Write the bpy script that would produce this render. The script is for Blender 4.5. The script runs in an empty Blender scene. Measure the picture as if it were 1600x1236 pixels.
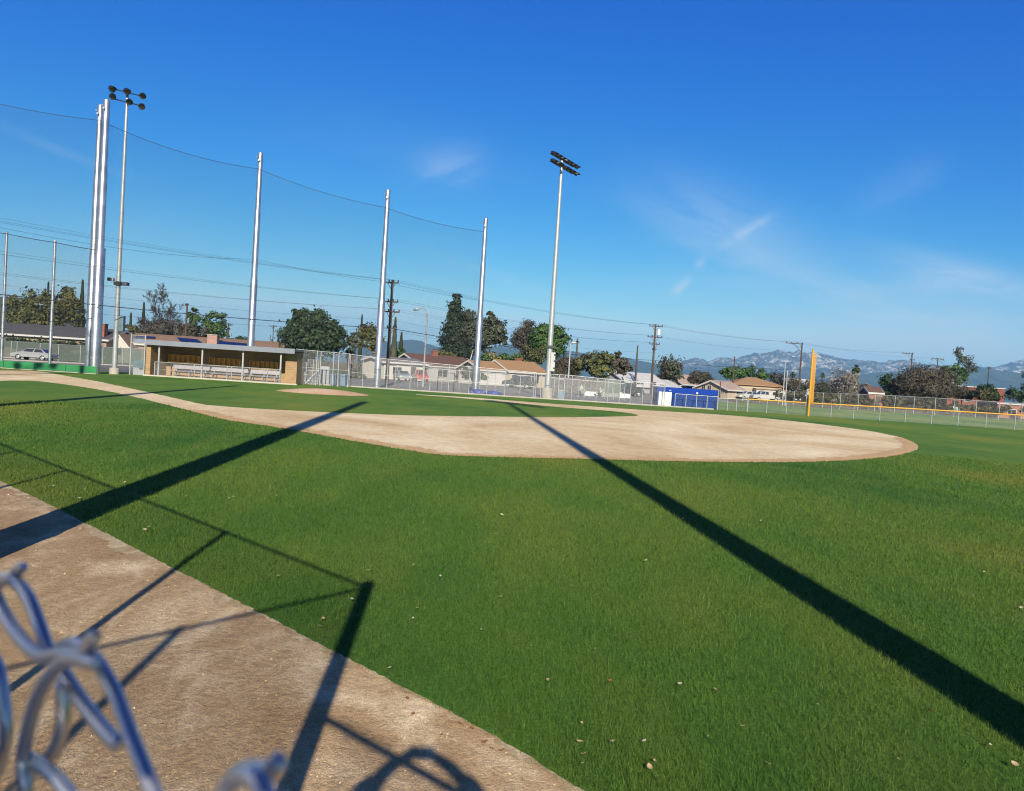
import bpy, bmesh, math, random
import numpy as np
from mathutils import Vector, Matrix
from mathutils.geometry import tessellate_polygon

random.seed(7)
rng = np.random.default_rng(7)
scene = bpy.context.scene
COL = scene.collection
R = math.radians

# ---------------------------------------------------------------- camera
EYE = Vector((0.0, 0.0, 2.2))          # a phone held up over the fence
FPX, CX, CY = 1215.0, 800.0, 618.0
ROLL, PITCH = R(3.6), R(1.75)
r0 = Vector((1, 0, 0)); u0 = Vector((0, math.sin(PITCH), math.cos(PITCH)))
FWD = Vector((0, math.cos(PITCH), -math.sin(PITCH)))
RGT = math.cos(ROLL) * r0 + math.sin(ROLL) * u0
UPV = -math.sin(ROLL) * r0 + math.cos(ROLL) * u0
cam_data = bpy.data.cameras.new("camera")
cam = bpy.data.objects.new("camera", cam_data); COL.objects.link(cam)
cam.matrix_world = Matrix(((RGT.x, UPV.x, -FWD.x, EYE.x), (RGT.y, UPV.y, -FWD.y, EYE.y), (RGT.z, UPV.z, -FWD.z, EYE.z), (0, 0, 0, 1)))
cam_data.sensor_width = 36.0
cam_data.lens = 36.0 * FPX / 1600.0
cam_data.clip_start, cam_data.clip_end = 0.01, 20000
cam_data.dof.use_dof = True
cam_data.dof.focus_distance = 40.0
cam_data.dof.aperture_fstop = 15.0
scene.camera = cam

# ---------------------------------------------------------------- light
PHI = math.atan2(704 - CX, FPX)        # azimuth of the shadows, from +Y
SUN_EL = R(27.0)
SDIR = Vector((math.sin(PHI), math.cos(PHI), 0)); TDIR = Vector((math.cos(PHI), -math.sin(PHI), 0))
sun_data = bpy.data.lights.new("sun", 'SUN')
sun_data.energy = 4.8; sun_data.angle = R(0.53); sun_data.color = (1.0, 0.90, 0.72)
sun = bpy.data.objects.new("sun", sun_data); COL.objects.link(sun)
LDIR = Vector((SDIR.x * math.cos(SUN_EL), SDIR.y * math.cos(SUN_EL), -math.sin(SUN_EL)))
sun.rotation_euler = LDIR.to_track_quat('-Z', 'Y').to_euler()
sun.location = (10, -40, 40)

scene.view_settings.view_transform = 'Standard'
scene.view_settings.look = 'None'
EXPO = 0.75
scene.view_settings.exposure = EXPO
scene.view_settings.gamma = 1.0
scene.cycles.filter_width = 1.1
scene.cycles.use_denoising = True
scene.cycles.sample_clamp_indirect = 4.0

def ray(px, py):
    return (RGT * ((px - CX) / FPX) - UPV * ((py - CY) / FPX) + FWD)
def W(px, py, Y):
    d = ray(px, py); return EYE + d * (Y / d.y)
def G(px, py, z=0.0):
    d = ray(px, py); return EYE + d * ((z - EYE.z) / d.z)
def hor(px):
    return 575 + math.tan(ROLL) * (px - 704)
def SF(lat, dep, z=0.0):               # a point by its offset across / along the shadows
    return Vector((0, 0, z)) + TDIR * lat + SDIR * dep
def XB(px, Y, z=0.0):                  # x of a ground object whose foot shows at column px
    py = hor(px) + (EYE.z - z) / Y * FPX
    return W(px, py, Y).x

# ---------------------------------------------------------------- node helpers
def new_mat(name):
    m = bpy.data.materials.new(name); m.use_nodes = True
    nt = m.node_tree; b = nt.nodes["Principled BSDF"]
    return m, nt, b
def N(nt, t, **kw):
    n = nt.nodes.new(t)
    for k, v in kw.items():
        setattr(n, k, v)
    return n
def lk(nt, a, b): nt.links.new(a, b)
def mth(nt, op, a, b=None, c=None):
    n = N(nt, 'ShaderNodeMath', operation=op)
    for i, v in enumerate((a, b, c)):
        if v is None: continue
        if isinstance(v, (int, float)): n.inputs[i].default_value = v
        else: lk(nt, v, n.inputs[i])
    return n.outputs[0]
def noise(nt, vec, scale, detail=4, rough=.55, dist=0.0):
    n = N(nt, 'ShaderNodeTexNoise'); n.inputs['Scale'].default_value = scale
    n.inputs['Detail'].default_value = detail; n.inputs['Roughness'].default_value = rough
    n.inputs['Distortion'].default_value = dist
    if vec is not None: lk(nt, vec, n.inputs['Vector'])
    return n.outputs['Fac']
def ramp(nt, fac, stops):
    n = N(nt, 'ShaderNodeValToRGB'); cr = n.color_ramp
    while len(cr.elements) < len(stops): cr.elements.new(.5)
    for e, (p, c) in zip(cr.elements, stops):
        e.position = p; e.color = (*c, 1) if len(c) == 3 else c
    lk(nt, fac, n.inputs[0]); return n.outputs[0]
def mix(nt, fac, a, b, mode='MIX'):
    n = N(nt, 'ShaderNodeMix', data_type='RGBA', blend_type=mode)
    for i, v in ((0, fac), (6, a), (7, b)):
        if isinstance(v, (int, float)): n.inputs[i].default_value = v
        elif isinstance(v, tuple): n.inputs[i].default_value = (*v, 1)
        else: lk(nt, v, n.inputs[i])
    return n.outputs[2]
def wpos(nt): return N(nt, 'ShaderNodeNewGeometry').outputs['Position']
def opos(nt): return N(nt, 'ShaderNodeTexCoord').outputs['Object']
def stretch(nt, vec, sx, sy, sz, rz=0.0):
    n = N(nt, 'ShaderNodeMapping'); n.inputs['Scale'].default_value = (sx, sy, sz)
    n.inputs['Rotation'].default_value = (0, 0, rz)
    lk(nt, vec, n.inputs['Vector']); return n.outputs[0]
def bump(nt, b, h, strength, dist):
    n = N(nt, 'ShaderNodeBump'); n.inputs['Strength'].default_value = strength; n.inputs['Distance'].default_value = dist
    lk(nt, h, n.inputs['Height']); lk(nt, n.outputs[0], b.inputs['Normal'])

MATS = {}
def pm(name, c1, c2=None, scale=3.0, rough=.6, metal=0.0, bmp=0.0, bscale=None, spec=None, detail=5):
    """plain material: two tones mixed by noise, optional bump"""
    if name in MATS: return MATS[name]
    m, nt, b = new_mat(name)
    b.inputs['Roughness'].default_value = rough; b.inputs['Metallic'].default_value = metal
    if spec is not None: b.inputs['Specular IOR Level'].default_value = spec
    p = opos(nt)
    if c2 is None: c2 = tuple(v * .78 for v in c1)
    f = noise(nt, p, scale, detail)
    lk(nt, ramp(nt, f, [(.34, c2), (.64, c1)]), b.inputs['Base Color'])
    if bmp: bump(nt, b, noise(nt, p, bscale or scale * 4, 4), .6, bmp)
    MATS[name] = m; return m

# ---------------------------------------------------------------- sky
world = bpy.data.worlds.new("World"); scene.world = world; world.use_nodes = True
wt = world.node_tree; bg = wt.nodes["Background"]
sky = N(wt, 'ShaderNodeTexSky', sky_type='NISHITA'); sky.sun_disc = False
sky.sun_elevation = SUN_EL; sky.sun_rotation = math.pi + PHI
sky.altitude = 200; sky.air_density = 1.0; sky.dust_density = 0.25; sky.ozone_density = 2.5
gam = N(wt, 'ShaderNodeGamma'); gam.inputs[1].default_value = 1.0
lk(wt, sky.outputs[0], gam.inputs[0])
hs = N(wt, 'ShaderNodeHueSaturation'); hs.inputs['Saturation'].default_value = 1.25; hs.inputs['Value'].default_value = 1.0
lk(wt, gam.outputs[0], hs.inputs['Color'])
# deepen the blue towards the zenith
BGS = .06
sc_ = N(wt, 'ShaderNodeVectorMath', operation='SCALE'); lk(wt, hs.outputs[0], sc_.inputs[0]); sc_.inputs['Scale'].default_value = .12
sp_ = N(wt, 'ShaderNodeSeparateXYZ'); lk(wt, sc_.outputs[0], sp_.inputs[0]); cb_ = N(wt, 'ShaderNodeCombineXYZ')
KS = 1 / (2 ** EXPO * BGS)
for i_, (pw, k_) in enumerate(((1.95, 1.06), (1.26, .86), (.54, .91))):
    lk(wt, mth(wt, 'MINIMUM', mth(wt, 'MULTIPLY', mth(wt, 'POWER', sp_.outputs[i_], pw), k_ * KS), (.60, .87, .98)[i_] * KS), cb_.inputs[i_])
dirv = N(wt, 'ShaderNodeTexCoord').outputs['Generated']
sx_ = N(wt, 'ShaderNodeSeparateXYZ'); lk(wt, dirv, sx_.inputs[0])
# the clear zenith is darker than the sky near the horizon
zf = N(wt, 'ShaderNodeMapRange'); zf.interpolation_type = 'SMOOTHSTEP'; lk(wt, sx_.outputs[2], zf.inputs[0])
for i_, v_ in enumerate((.42, .95, 1.0, .34)): zf.inputs[1 + i_].default_value = v_
dy_ = mth(wt, 'MAXIMUM', sx_.outputs[1], 0.02)
su = mth(wt, 'DIVIDE', sx_.outputs[0], dy_); sv = mth(wt, 'DIVIDE', sx_.outputs[2], dy_)
def wisp(xa, ya, xb, yb, wid, amt, ns=9.0):
    """a streak of cirrus between two directions of the sky, broken up by noise"""
    da, db = ray(xa, ya), ray(xb, yb)
    ua, va, ub, vb = da.x / da.y, da.z / da.y, db.x / db.y, db.z / db.y
    L = math.hypot(ub - ua, vb - va) / 2; th = math.atan2(vb - va, ub - ua)
    du = mth(wt, 'SUBTRACT', su, (ua + ub) / 2); dv = mth(wt, 'SUBTRACT', sv, (va + vb) / 2)
    a = mth(wt, 'ADD', mth(wt, 'MULTIPLY', du, math.cos(th)), mth(wt, 'MULTIPLY', dv, math.sin(th)))
    b = mth(wt, 'SUBTRACT', mth(wt, 'MULTIPLY', dv, math.cos(th)), mth(wt, 'MULTIPLY', du, math.sin(th)))
    cv = N(wt, 'ShaderNodeCombineXYZ'); lk(wt, mth(wt, 'MULTIPLY', a, .28), cv.inputs[0]); lk(wt, b, cv.inputs[1]); cv.inputs[2].default_value = xa * .01
    n = noise(wt, cv.outputs[0], ns, 6, .62, 1.2)
    b2 = mth(wt, 'ADD', b, mth(wt, 'MULTIPLY', mth(wt, 'SUBTRACT', n, .5), wid / FPX * 1.8))
    q = mth(wt, 'ADD', mth(wt, 'POWER', mth(wt, 'DIVIDE', mth(wt, 'ABSOLUTE', a), L), 2.6), mth(wt, 'POWER', mth(wt, 'DIVIDE', mth(wt, 'ABSOLUTE', b2), wid / FPX), 2.0))
    g = mth(wt, 'EXPONENT', mth(wt, 'MULTIPLY', q, -1.4))
    nn = mth(wt, 'MAXIMUM', mth(wt, 'MULTIPLY', mth(wt, 'SUBTRACT', n, .22), 1.9), 0.0)
    return mth(wt, 'MULTIPLY', mth(wt, 'MULTIPLY', g, nn), amt)
WISPS = [(1128, 384, 1212, 334, 10, .50, 40), (1046, 464, 1082, 432, 8, .95, 50), (1088, 422, 1102, 400, 8, .65, 50),
         (990, 285, 1290, 420, 60, .38, 14), (1150, 520, 1640, 500, 34, .34, 18), (1000, 430, 1330, 480, 40, .22, 16), (1330, 330, 1480, 250, 34, .14, 18), (1390, 396, 1680, 476, 26, .55, 26), (1300, 470, 1560, 430, 22, .26, 22), (1180, 400, 1500, 520, 18, .20, 26), (1250, 450, 1680, 560, 85, .62, 10), (1100, 540, 1700, 540, 40, .45, 12),
         (640, 268, 760, 248, 36, .30, 30), (-40, 180, 260, 300, 9, .12, 20), (660, 388, 1010, 512, 7, .16, 20), (900, 470, 1300, 560, 60, .16, 10), (430, 190, 900, 330, 70, .07, 10),
         (0, 330, 380, 400, 60, .10, 10)]
tot = None
for w_ in WISPS:
    o_ = wisp(*w_); tot = o_ if tot is None else mth(wt, 'ADD', tot, o_)
tot = mth(wt, 'MINIMUM', tot, .8)
# only ahead, above the ground
cl = N(wt, 'ShaderNodeMix', data_type='RGBA'); lk(wt, tot, cl.inputs[0]); lk(wt, cb_.outputs[0], cl.inputs[6]); cl.inputs[7].default_value = (.66 * KS, .78 * KS, .90 * KS, 1)
fin = N(wt, 'ShaderNodeVectorMath', operation='SCALE'); lk(wt, cl.outputs[2], fin.inputs[0]); lk(wt, zf.outputs[0], fin.inputs['Scale']); lk(wt, fin.outputs[0], bg.inputs['Color'])
bg.inputs['Strength'].default_value = BGS

# ---------------------------------------------------------------- object helpers
def tag(o, label=None, cat=None, group=None, kind=None):
    if label: o['label'] = label
    if cat: o['category'] = cat
    if group: o['group'] = group
    if kind: o['kind'] = kind
    return o
def thing(name, label, cat, loc=(0, 0, 0), group=None):
    o = bpy.data.objects.new(name, None); COL.objects.link(o); o.location = loc
    o.empty_display_size = .3
    return tag(o, label, cat, group)
def origin_of(p):
    while p.parent is not None: p = p.parent
    return p.location
class MB:
    def __init__(s): s.v = []; s.f = []; s.smooth = False; s.T = None
    def add(s, vs, fs):
        b = len(s.v)
        for p in vs:
            s.v.append(s.T(p) if s.T else tuple(p))
        for f in fs: s.f.append(tuple(i + b for i in f))
        return s
    def box(s, x0, x1, y0, y1, z0, z1):
        return s.add([(x0, y0, z0), (x1, y0, z0), (x1, y1, z0), (x0, y1, z0), (x0, y0, z1), (x1, y0, z1), (x1, y1, z1), (x0, y1, z1)],
                     [(3, 2, 1, 0), (4, 5, 6, 7), (0, 1, 5, 4), (1, 2, 6, 5), (2, 3, 7, 6), (3, 0, 4, 7)])
    def quad(s, a, b, c, d): return s.add([a, b, c, d], [(0, 1, 2, 3)])
    def bar(s, a, b, w, h):
        """rectangular bar between two points, w across and h up"""
        a = Vector(a); b = Vector(b); t = (b - a).normalized()
        up = Vector((0, 0, 1)) if abs(t.z) < .95 else Vector((0, 1, 0))
        x = t.cross(up).normalized() * (w / 2); y = x.cross(t).normalized() * (h / 2)
        vs = [p + sx * x + sy * y for p in (a, b) for sx, sy in ((-1, -1), (1, -1), (1, 1), (-1, 1))]
        return s.add(vs, [(3, 2, 1, 0), (4, 5, 6, 7), (0, 1, 5, 4), (1, 2, 6, 5), (2, 3, 7, 6), (3, 0, 4, 7)])
    def tube(s, pts, rad, n=8, cap=True):
        pts = [Vector(p) for p in pts]; k = len(pts)
        if isinstance(rad, (int, float)): rad = [rad] * k
        t0 = (pts[1] - pts[0]).normalized()
        ref = Vector((0, 0, 1)) if abs(t0.z) < .9 else Vector((1, 0, 0))
        x = t0.cross(ref).normalized(); vs = []
        for i, p in enumerate(pts):
            t = (pts[min(i + 1, k - 1)] - pts[max(i - 1, 0)])
            t = t.normalized() if t.length > 1e-9 else t0
            x = (x - t * x.dot(t))
            x = x.normalized() if x.length > 1e-6 else t.orthogonal().normalized()
            y = t.cross(x)
            for j in range(n):
                a = 2 * math.pi * j / n
                vs.append(p + (x * math.cos(a) + y * math.sin(a)) * rad[i])
        fs = [(i * n + j, i * n + (j + 1) % n, (i + 1) * n + (j + 1) % n, (i + 1) * n + j) for i in range(k - 1) for j in range(n)]
        if cap: fs += [tuple(range(n - 1, -1, -1)), tuple(range((k - 1) * n, k * n))]
        return s.add(vs, fs)
    def prism(s, poly, axis, a0, a1):
        """extrude a 2D polygon along axis 0 (x) 1 (y) or 2 (z)"""
        n = len(poly); vs = []
        for a in (a0, a1):
            for p in poly:
                c = [p[0], p[1]]; c.insert(axis, a); vs.append(tuple(c))
        fs = [tuple(range(n)), tuple(range(2 * n - 1, n - 1, -1))] + [(i, i + n, (i + 1) % n + n, (i + 1) % n) for i in range(n)]
        return s.add(vs, fs)
    def lathe(s, c, prof, n=16):
        """profile of (radius, z) round a vertical axis at c"""
        vs = [(c[0] + r * math.cos(2 * math.pi * j / n), c[1] + r * math.sin(2 * math.pi * j / n), c[2] + z) for r, z in prof for j in range(n)]
        fs = [(i * n + j, i * n + (j + 1) % n, (i + 1) * n + (j + 1) % n, (i + 1) * n + j) for i in range(len(prof) - 1) for j in range(n)]
        fs += [tuple(range(n - 1, -1, -1)), tuple(range((len(prof) - 1) * n, len(prof) * n))]
        return s.add(vs, fs)
    def build(s, name, m, parent=None, smooth=False, label=None, bevel=0.0):
        me = bpy.data.meshes.new(name)
        o = bpy.data.objects.new(name, me); COL.objects.link(o)
        off = origin_of(parent) if parent is not None else Vector((0, 0, 0))
        me.from_pydata([(p[0] - off[0], p[1] - off[1], p[2] - off[2]) for p in s.v], [], s.f)
        if parent is not None: o.parent = parent
        bm = bmesh.new(); bm.from_mesh(me); bmesh.ops.recalc_face_normals(bm, faces=bm.faces); bm.to_mesh(me); bm.free()
        if smooth:
            me.polygons.foreach_set('use_smooth', [True] * len(me.polygons))
            try: me.set_sharp_from_angle(angle=R(40))
            except Exception: pass
        if bevel:
            bv = o.modifiers.new('bevel', 'BEVEL'); bv.width = bevel; bv.segments = 2; bv.limit_method = 'ANGLE'
        me.materials.append(m)
        if label: o['label'] = label
        return o
def np_mesh(name, verts, k, m, parent=None, smooth=False):
    """mesh of loose k-gons from an array of (faces*k, 3) points"""
    verts = np.asarray(verts, dtype=np.float32).reshape(-1, 3)
    if parent is not None: verts = verts - np.array(origin_of(parent), dtype=np.float32)
    me = bpy.data.meshes.new(name); nv = len(verts); nf = nv // k
    me.vertices.add(nv); me.vertices.foreach_set('co', verts.ravel())
    me.loops.add(nv); me.loops.foreach_set('vertex_index', np.arange(nv, dtype=np.int32))
    me.polygons.add(nf); me.polygons.foreach_set('loop_start', np.arange(0, nv, k, dtype=np.int32))
    me.update(calc_edges=True)
    o = bpy.data.objects.new(name, me); COL.objects.link(o)
    if parent is not None: o.parent = parent
    me.materials.append(m); return o
def kids(o): return [c for c in bpy.data.objects if c.parent == o]
def copy_tree(o, parent=None):
    c = o.copy(); COL.objects.link(c); c.parent = parent
    for k in list(o.children): copy_tree(k, c)
    return c
def uvpanel(name, m, segs, parent, zs=None):
    """vertical sheets of wire mesh or net; segs = (a, b, za0, za1, zb0, zb1); UV in metres"""
    off = origin_of(parent); me = bpy.data.meshes.new(name); vs = []; fs = []; uv = []
    u = 0.0
    for a, b, za0, za1, zb0, zb1 in segs:
        L = math.hypot(b[0] - a[0], b[1] - a[1]); i = len(vs)
        vs += [(a[0] - off[0], a[1] - off[1], za0 - off[2]), (b[0] - off[0], b[1] - off[1], zb0 - off[2]), (b[0] - off[0], b[1] - off[1], zb1 - off[2]), (a[0] - off[0], a[1] - off[1], za1 - off[2])]
        fs.append((i, i + 1, i + 2, i + 3)); uv += [(u, za0), (u + L, zb0), (u + L, zb1), (u, za1)]; u += L
    me.from_pydata(vs, [], fs); l = me.uv_layers.new(name='UVMap')
    for i, c in enumerate(uv): l.data[i].uv = c
    o = bpy.data.objects.new(name, me); COL.objects.link(o); o.parent = parent; me.materials.append(m); return o

# ---------------------------------------------------------------- materials
def grass_mat(name, blades):
    m, nt, b = new_mat(name); p = wpos(nt); q_ = 1.0 if blades else 1.4
    big = noise(nt, stretch(nt, p, 1, .55, 0), .13, 3, .6)
    mid = noise(nt, stretch(nt, p, 1, .35, 0, .5), .9, 4, .65)
    fine = noise(nt, p, 26 if not blades else 40, 3, .7)
    base = ramp(nt, big, [(.34, (.040, .118, .020)), (.47, (.066, .150, .022)), (.56, (.092, .164, .024)), (.68, (.150, .182, .030))])
    c = mix(nt, mth(nt, 'MULTIPLY', ramp(nt, mid, [(.42, (0, 0, 0)), (.72, (1, 1, 1))]), .55), base, (.125, .180, .030))
    c = mix(nt, .75, c, ramp(nt, fine, [(.3, (.45, .5, .4)), (.7, (1.45, 1.4, 1.3))]), 'MULTIPLY')
    if blades:
        rnd = N(nt, 'ShaderNodeNewGeometry').outputs['Random Per Island']
        c = mix(nt, 1.0, c, ramp(nt, rnd, [(0, (.34, .38, .34)), (.5, (.92, .94, .92)), (.95, (1.42, 1.36, 1.35)), (1.0, (1.8, 1.6, 1.6))]), 'MULTIPLY')
    c = mix(nt, 1.0, c, (q_ * 1.02, q_ * .94, q_ * 1.18), 'MULTIPLY')
    lk(nt, c, b.inputs['Base Color']); b.inputs['Roughness'].default_value = .8; b.inputs['Specular IOR Level'].default_value = .06
    if blades:
        tr = N(nt, 'ShaderNodeBsdfTranslucent'); lk(nt, c, tr.inputs[0])
        ms = N(nt, 'ShaderNodeMixShader'); ms.inputs[0].default_value = .25
        lk(nt, b.outputs[0], ms.inputs[1]); lk(nt, tr.outputs[0], ms.inputs[2])
        lk(nt, ms.outputs[0], nt.nodes['Material Output'].inputs[0])
    else:
        bump(nt, b, noise(nt, p, 45, 4, .7), .9, .05)
    return m
M_GRASS = grass_mat('turf', False); M_BLADE = grass_mat('turf_blades', True)
def dirt_mat(name, tones, big=.35, bmp=.03, sc=9.0):
    m, nt, b = new_mat(name); p = wpos(nt)
    f1 = noise(nt, stretch(nt, p, 1, .6, 1, .8), big, 6, .65, .8); f2 = noise(nt, p, sc, 6, .7, .4); f3 = noise(nt, p, sc * 9, 3, .7)
    c = ramp(nt, f1, [(.32, tones[0]), (.5, tones[1]), (.68, tones[2])])
    c = mix(nt, .55, c, ramp(nt, f2, [(.3, (.62, .60, .57)), (.55, (1, 1, 1)), (.75, (1.3, 1.3, 1.28))]), 'MULTIPLY')
    c = mix(nt, .7, c, ramp(nt, f3, [(.32, (.5, .47, .43)), (.5, (1, 1, 1)), (.68, (1.4, 1.4, 1.4))]), 'MULTIPLY')
    lk(nt, c, b.inputs['Base Color']); b.inputs['Roughness'].default_value = .95; b.inputs['Specular IOR Level'].default_value = .02
    h = mth(nt, 'ADD', f2, mth(nt, 'MULTIPLY', f3, .45)); bump(nt, b, h, .8, bmp)
    return m
M_INFIELD = dirt_mat('infield_clay', ((.49, .355, .195), (.64, .505, .32), (.76, .65, .455)), .16, .03, 3.5)
M_TRACK = dirt_mat('track_dirt', ((.41, .27, .145), (.52, .365, .21), (.84, .67, .44)), 1.0, .05, 13.0)
M_MOUND = dirt_mat('mound_clay', ((.46, .29, .175), (.53, .36, .23), (.58, .42, .29)), .4, .01, 6.0)
M_DRY = dirt_mat('dry_ground', ((.10, .085, .045), (.14, .115, .06), (.19, .15, .09)), .06, .04, 1.2)
M_ASPH = pm('asphalt', (.085, .085, .087), (.06, .06, .062), 1.3, .9, bmp=.004, bscale=60)
M_CONC = pm('concrete', (.34, .32, .28), (.26, .245, .215), 2.0, .85, bmp=.003, bscale=40)
M_GALV = pm('galvanised_steel', (.44, .46, .48), (.34, .36, .38), 5.0, .42, .6)
M_POLE = pm('galvanised_pole', (.52, .53, .55), (.34, .35, .37), .9, .38, .85)
M_POLEW = pm('pole_grey_paint', (.36, .38, .39), (.30, .32, .33), 2.0, .45, .4)
M_WIRE = pm('fence_wire', (.56, .57, .59), (.46, .47, .50), 14.0, .36, .88)
M_BLACK = pm('black_metal', (.022, .022, .024), (.014, .014, .016), 4, .45, .2)
M_LENS = pm('lamp_glass', (.10, .10, .11), (.05, .05, .055), 4, .12, .3)
M_WOODP = pm('creosoted_wood', (.085, .055, .040), (.045, .032, .026), 3, .9, bmp=.01, bscale=12)
M_WHITEP = pm('white_paint', (.62, .61, .59), (.55, .54, .52), 1.5, .6)
M_GLASS = pm('dark_glass', (.03, .035, .04), (.02, .022, .026), 2, .08, 0.0, spec=.8)
def link_mat(name, spacing, wid, col, metal, rough):
    m, nt, b = new_mat(name); uv = N(nt, 'ShaderNodeTexCoord').outputs['UV']
    s = N(nt, 'ShaderNodeSeparateXYZ'); lk(nt, uv, s.inputs[0])
    outs = []
    for op in ('ADD', 'SUBTRACT'):
        t = mth(nt, 'FRACT', mth(nt, 'DIVIDE', mth(nt, op, s.outputs[0], s.outputs[1]), spacing * 1.414))
        outs.append(mth(nt, 'LESS_THAN', mth(nt, 'ABSOLUTE', mth(nt, 'SUBTRACT', t, .5)), wid))
    a = mth(nt, 'MAXIMUM', outs[0], outs[1])
    b.inputs['Base Color'].default_value = (*col, 1); b.inputs['Metallic'].default_value = metal; b.inputs['Roughness'].default_value = rough
    tr = N(nt, 'ShaderNodeBsdfTransparent'); ms = N(nt, 'ShaderNodeMixShader')
    lk(nt, a, ms.inputs[0]); lk(nt, tr.outputs[0], ms.inputs[1]); lk(nt, b.outputs[0], ms.inputs[2])
    lk(nt, ms.outputs[0], nt.nodes['Material Output'].inputs[0]); return m
M_LINK = link_mat('chain_link', .05, .034, (.36, .38, .40), .4, .5)
M_LINKF = link_mat('chain_link_dull', .05, .026, (.26, .28, .29), .3, .6)
M_LINKD = link_mat('green_slat_link', .05, .30, (.070, .095, .080), .1, .6)
M_NET = link_mat('black_netting', .045, .026, (.02, .02, .02), 0, .8)
M_YELLOW = pm('yellow_paint', (.52, .27, .010), (.45, .22, .008), 2, .5)
M_LINKY = link_mat('yellow_mesh', .03, .20, (.55, .27, .03), 0, .6)
# ================================================================ SETTING: ground, field, street, hills
def jitter_line(pts, step, amp, seed):
    """densify a world polyline and roughen it sideways"""
    rg = random.Random(seed); out = []
    for a, b in zip(pts[:-1], pts[1:]):
        a = Vector(a); b = Vector(b); L = (b - a).length; n = max(1, int(L / step)); t = (b - a).normalized()
        nrm = Vector((-t.y, t.x, 0))
        for i in range(n):
            out.append(a.lerp(b, i / n) + nrm * rg.uniform(-amp, amp))
    out.append(Vector(pts[-1])); return out
def smooth_line(pts, it=2):
    """Chaikin corner cutting of an open line"""
    pts = [Vector(p) for p in pts]
    for _ in range(it):
        q = [pts[0]]
        for a, b in zip(pts[:-1], pts[1:]):
            q += [a.lerp(b, .25), a.lerp(b, .75)]
        pts = q + [pts[-1]]
    return pts
def sheet(name, poly, z, m, kind='structure'):
    poly = [Vector((p[0], p[1], z)) for p in poly]
    tris = tessellate_polygon([poly])
    me = bpy.data.meshes.new(name); me.from_pydata([tuple(p) for p in poly], [], [tuple(t) for t in tris])
    bm = bmesh.new(); bm.from_mesh(me)
    for f in bm.faces:
        if f.normal.z < 0: f.normal_flip()
    bm.to_mesh(me); bm.free()
    o = bpy.data.objects.new(name, me); COL.objects.link(o); me.materials.append(m)
    if kind: o['kind'] = kind
    return o

sheet('ground', [(-7200, -300), (7200, -300), (7200, 9000), (-7200, 9000)], -0.03, M_DRY)
# turf of the ball field, right out past the outfield fence
sheet('field_grass', [(-75, -40), (160, -40), (160, 96), (120, 99), (60, 103), (27, 101), (20, 84), (17.8, 68.6), (-36, 68.6), (-75, 66)], 0.0, M_GRASS)
# infield clay with the base paths
near_edge = [(-140, 600), (-60, 597), (40, 594), (78, 597.5), (140, 606), (203, 618), (290, 640), (345, 655), (380, 660.5), (430, 667), (490, 678), (560, 690.5), (620, 701), (684, 711), (740, 713.5), (800, 715), (880, 716.5), (1050, 721), (1200, 723), (1300, 721), (1370, 716.5), (1415, 709.5), (1436, 701), (1432, 693), (1410, 684)]
far_edge = [(1410, 684), (1360, 673), (1250, 659), (1140, 648.5), (1000, 640.5), (900, 633.5), (830, 628.5), (760, 622.8), (700, 618.8), (650, 616.2)]
in_edge = [(650, 616.8), (700, 620.2), (760, 625.5), (830, 632), (870, 636), (940, 641), (982, 645), (1003, 650), (960, 651), (900, 652), (760, 651), (680, 650), (600, 648), (540, 645.5), (430, 640.5), (330, 634), (300, 628.5), (250, 617), (200, 606), (145, 594.5), (100, 587), (60, 579.5), (0, 578.5), (-60, 578)]
gp = lambda L: [G(*p) for p in L]
clay = jitter_line(smooth_line(gp(near_edge), 1), .2, .03, 1) + jitter_line(smooth_line(gp(far_edge)), .5, .05, 2)[1:] + jitter_line(smooth_line(gp(in_edge), 1), .5, .045, 3)
sheet('infield_dirt', clay, .004, M_INFIELD)
# redder, less trodden clay along the near rim of the skin
rim_m, nt, b = new_mat('rim_clay'); p_ = wpos(nt); uv_ = N(nt, 'ShaderNodeTexCoord').outputs['UV']; su_ = N(nt, 'ShaderNodeSeparateXYZ'); lk(nt, uv_, su_.inputs[0])
fr_ = noise(nt, p_, 2.2, 7, .7); fr2 = noise(nt, p_, 40, 3, .7)
lk(nt, ramp(nt, fr2, [(.3, (.36, .22, .105)), (.5, (.50, .335, .18)), (.7, (.62, .45, .26))]), b.inputs['Base Color']); b.inputs['Roughness'].default_value = .95; b.inputs['Specular IOR Level'].default_value = .02
al_ = mth(nt, 'GREATER_THAN', mth(nt, 'ADD', mth(nt, 'MULTIPLY', fr_, .9), mth(nt, 'MULTIPLY', fr2, .45)), mth(nt, 'ADD', mth(nt, 'MULTIPLY', su_.outputs[0], .62), .44))
tr_ = N(nt, 'ShaderNodeBsdfTransparent'); ms_ = N(nt, 'ShaderNodeMixShader'); lk(nt, al_, ms_.inputs[0]); lk(nt, tr_.outputs[0], ms_.inputs[1]); lk(nt, b.outputs[0], ms_.inputs[2]); lk(nt, ms_.outputs[0], nt.nodes['Material Output'].inputs[0])
e_ = smooth_line(gp([q for q in near_edge if q[0] >= 290]) , 1); cen = G(900, 665); vs_ = []; fs_ = []; uvs = []
for i, p in enumerate(e_):
    inw = (cen - p).normalized(); vs_ += [tuple(p + Vector((0, 0, .008))), tuple(p + inw * 1.7 + Vector((0, 0, .008)))]; uvs += [(0, 0), (1, 0)]
    if i: fs_.append((2 * i - 2, 2 * i - 1, 2 * i + 1, 2 * i))
me_ = bpy.data.meshes.new('dirt_rim'); me_.from_pydata(vs_, [], fs_); ul = me_.uv_layers.new(name='UVMap')
for l_ in me_.loops: ul.data[l_.index].uv = uvs[l_.vertex_index]
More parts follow.
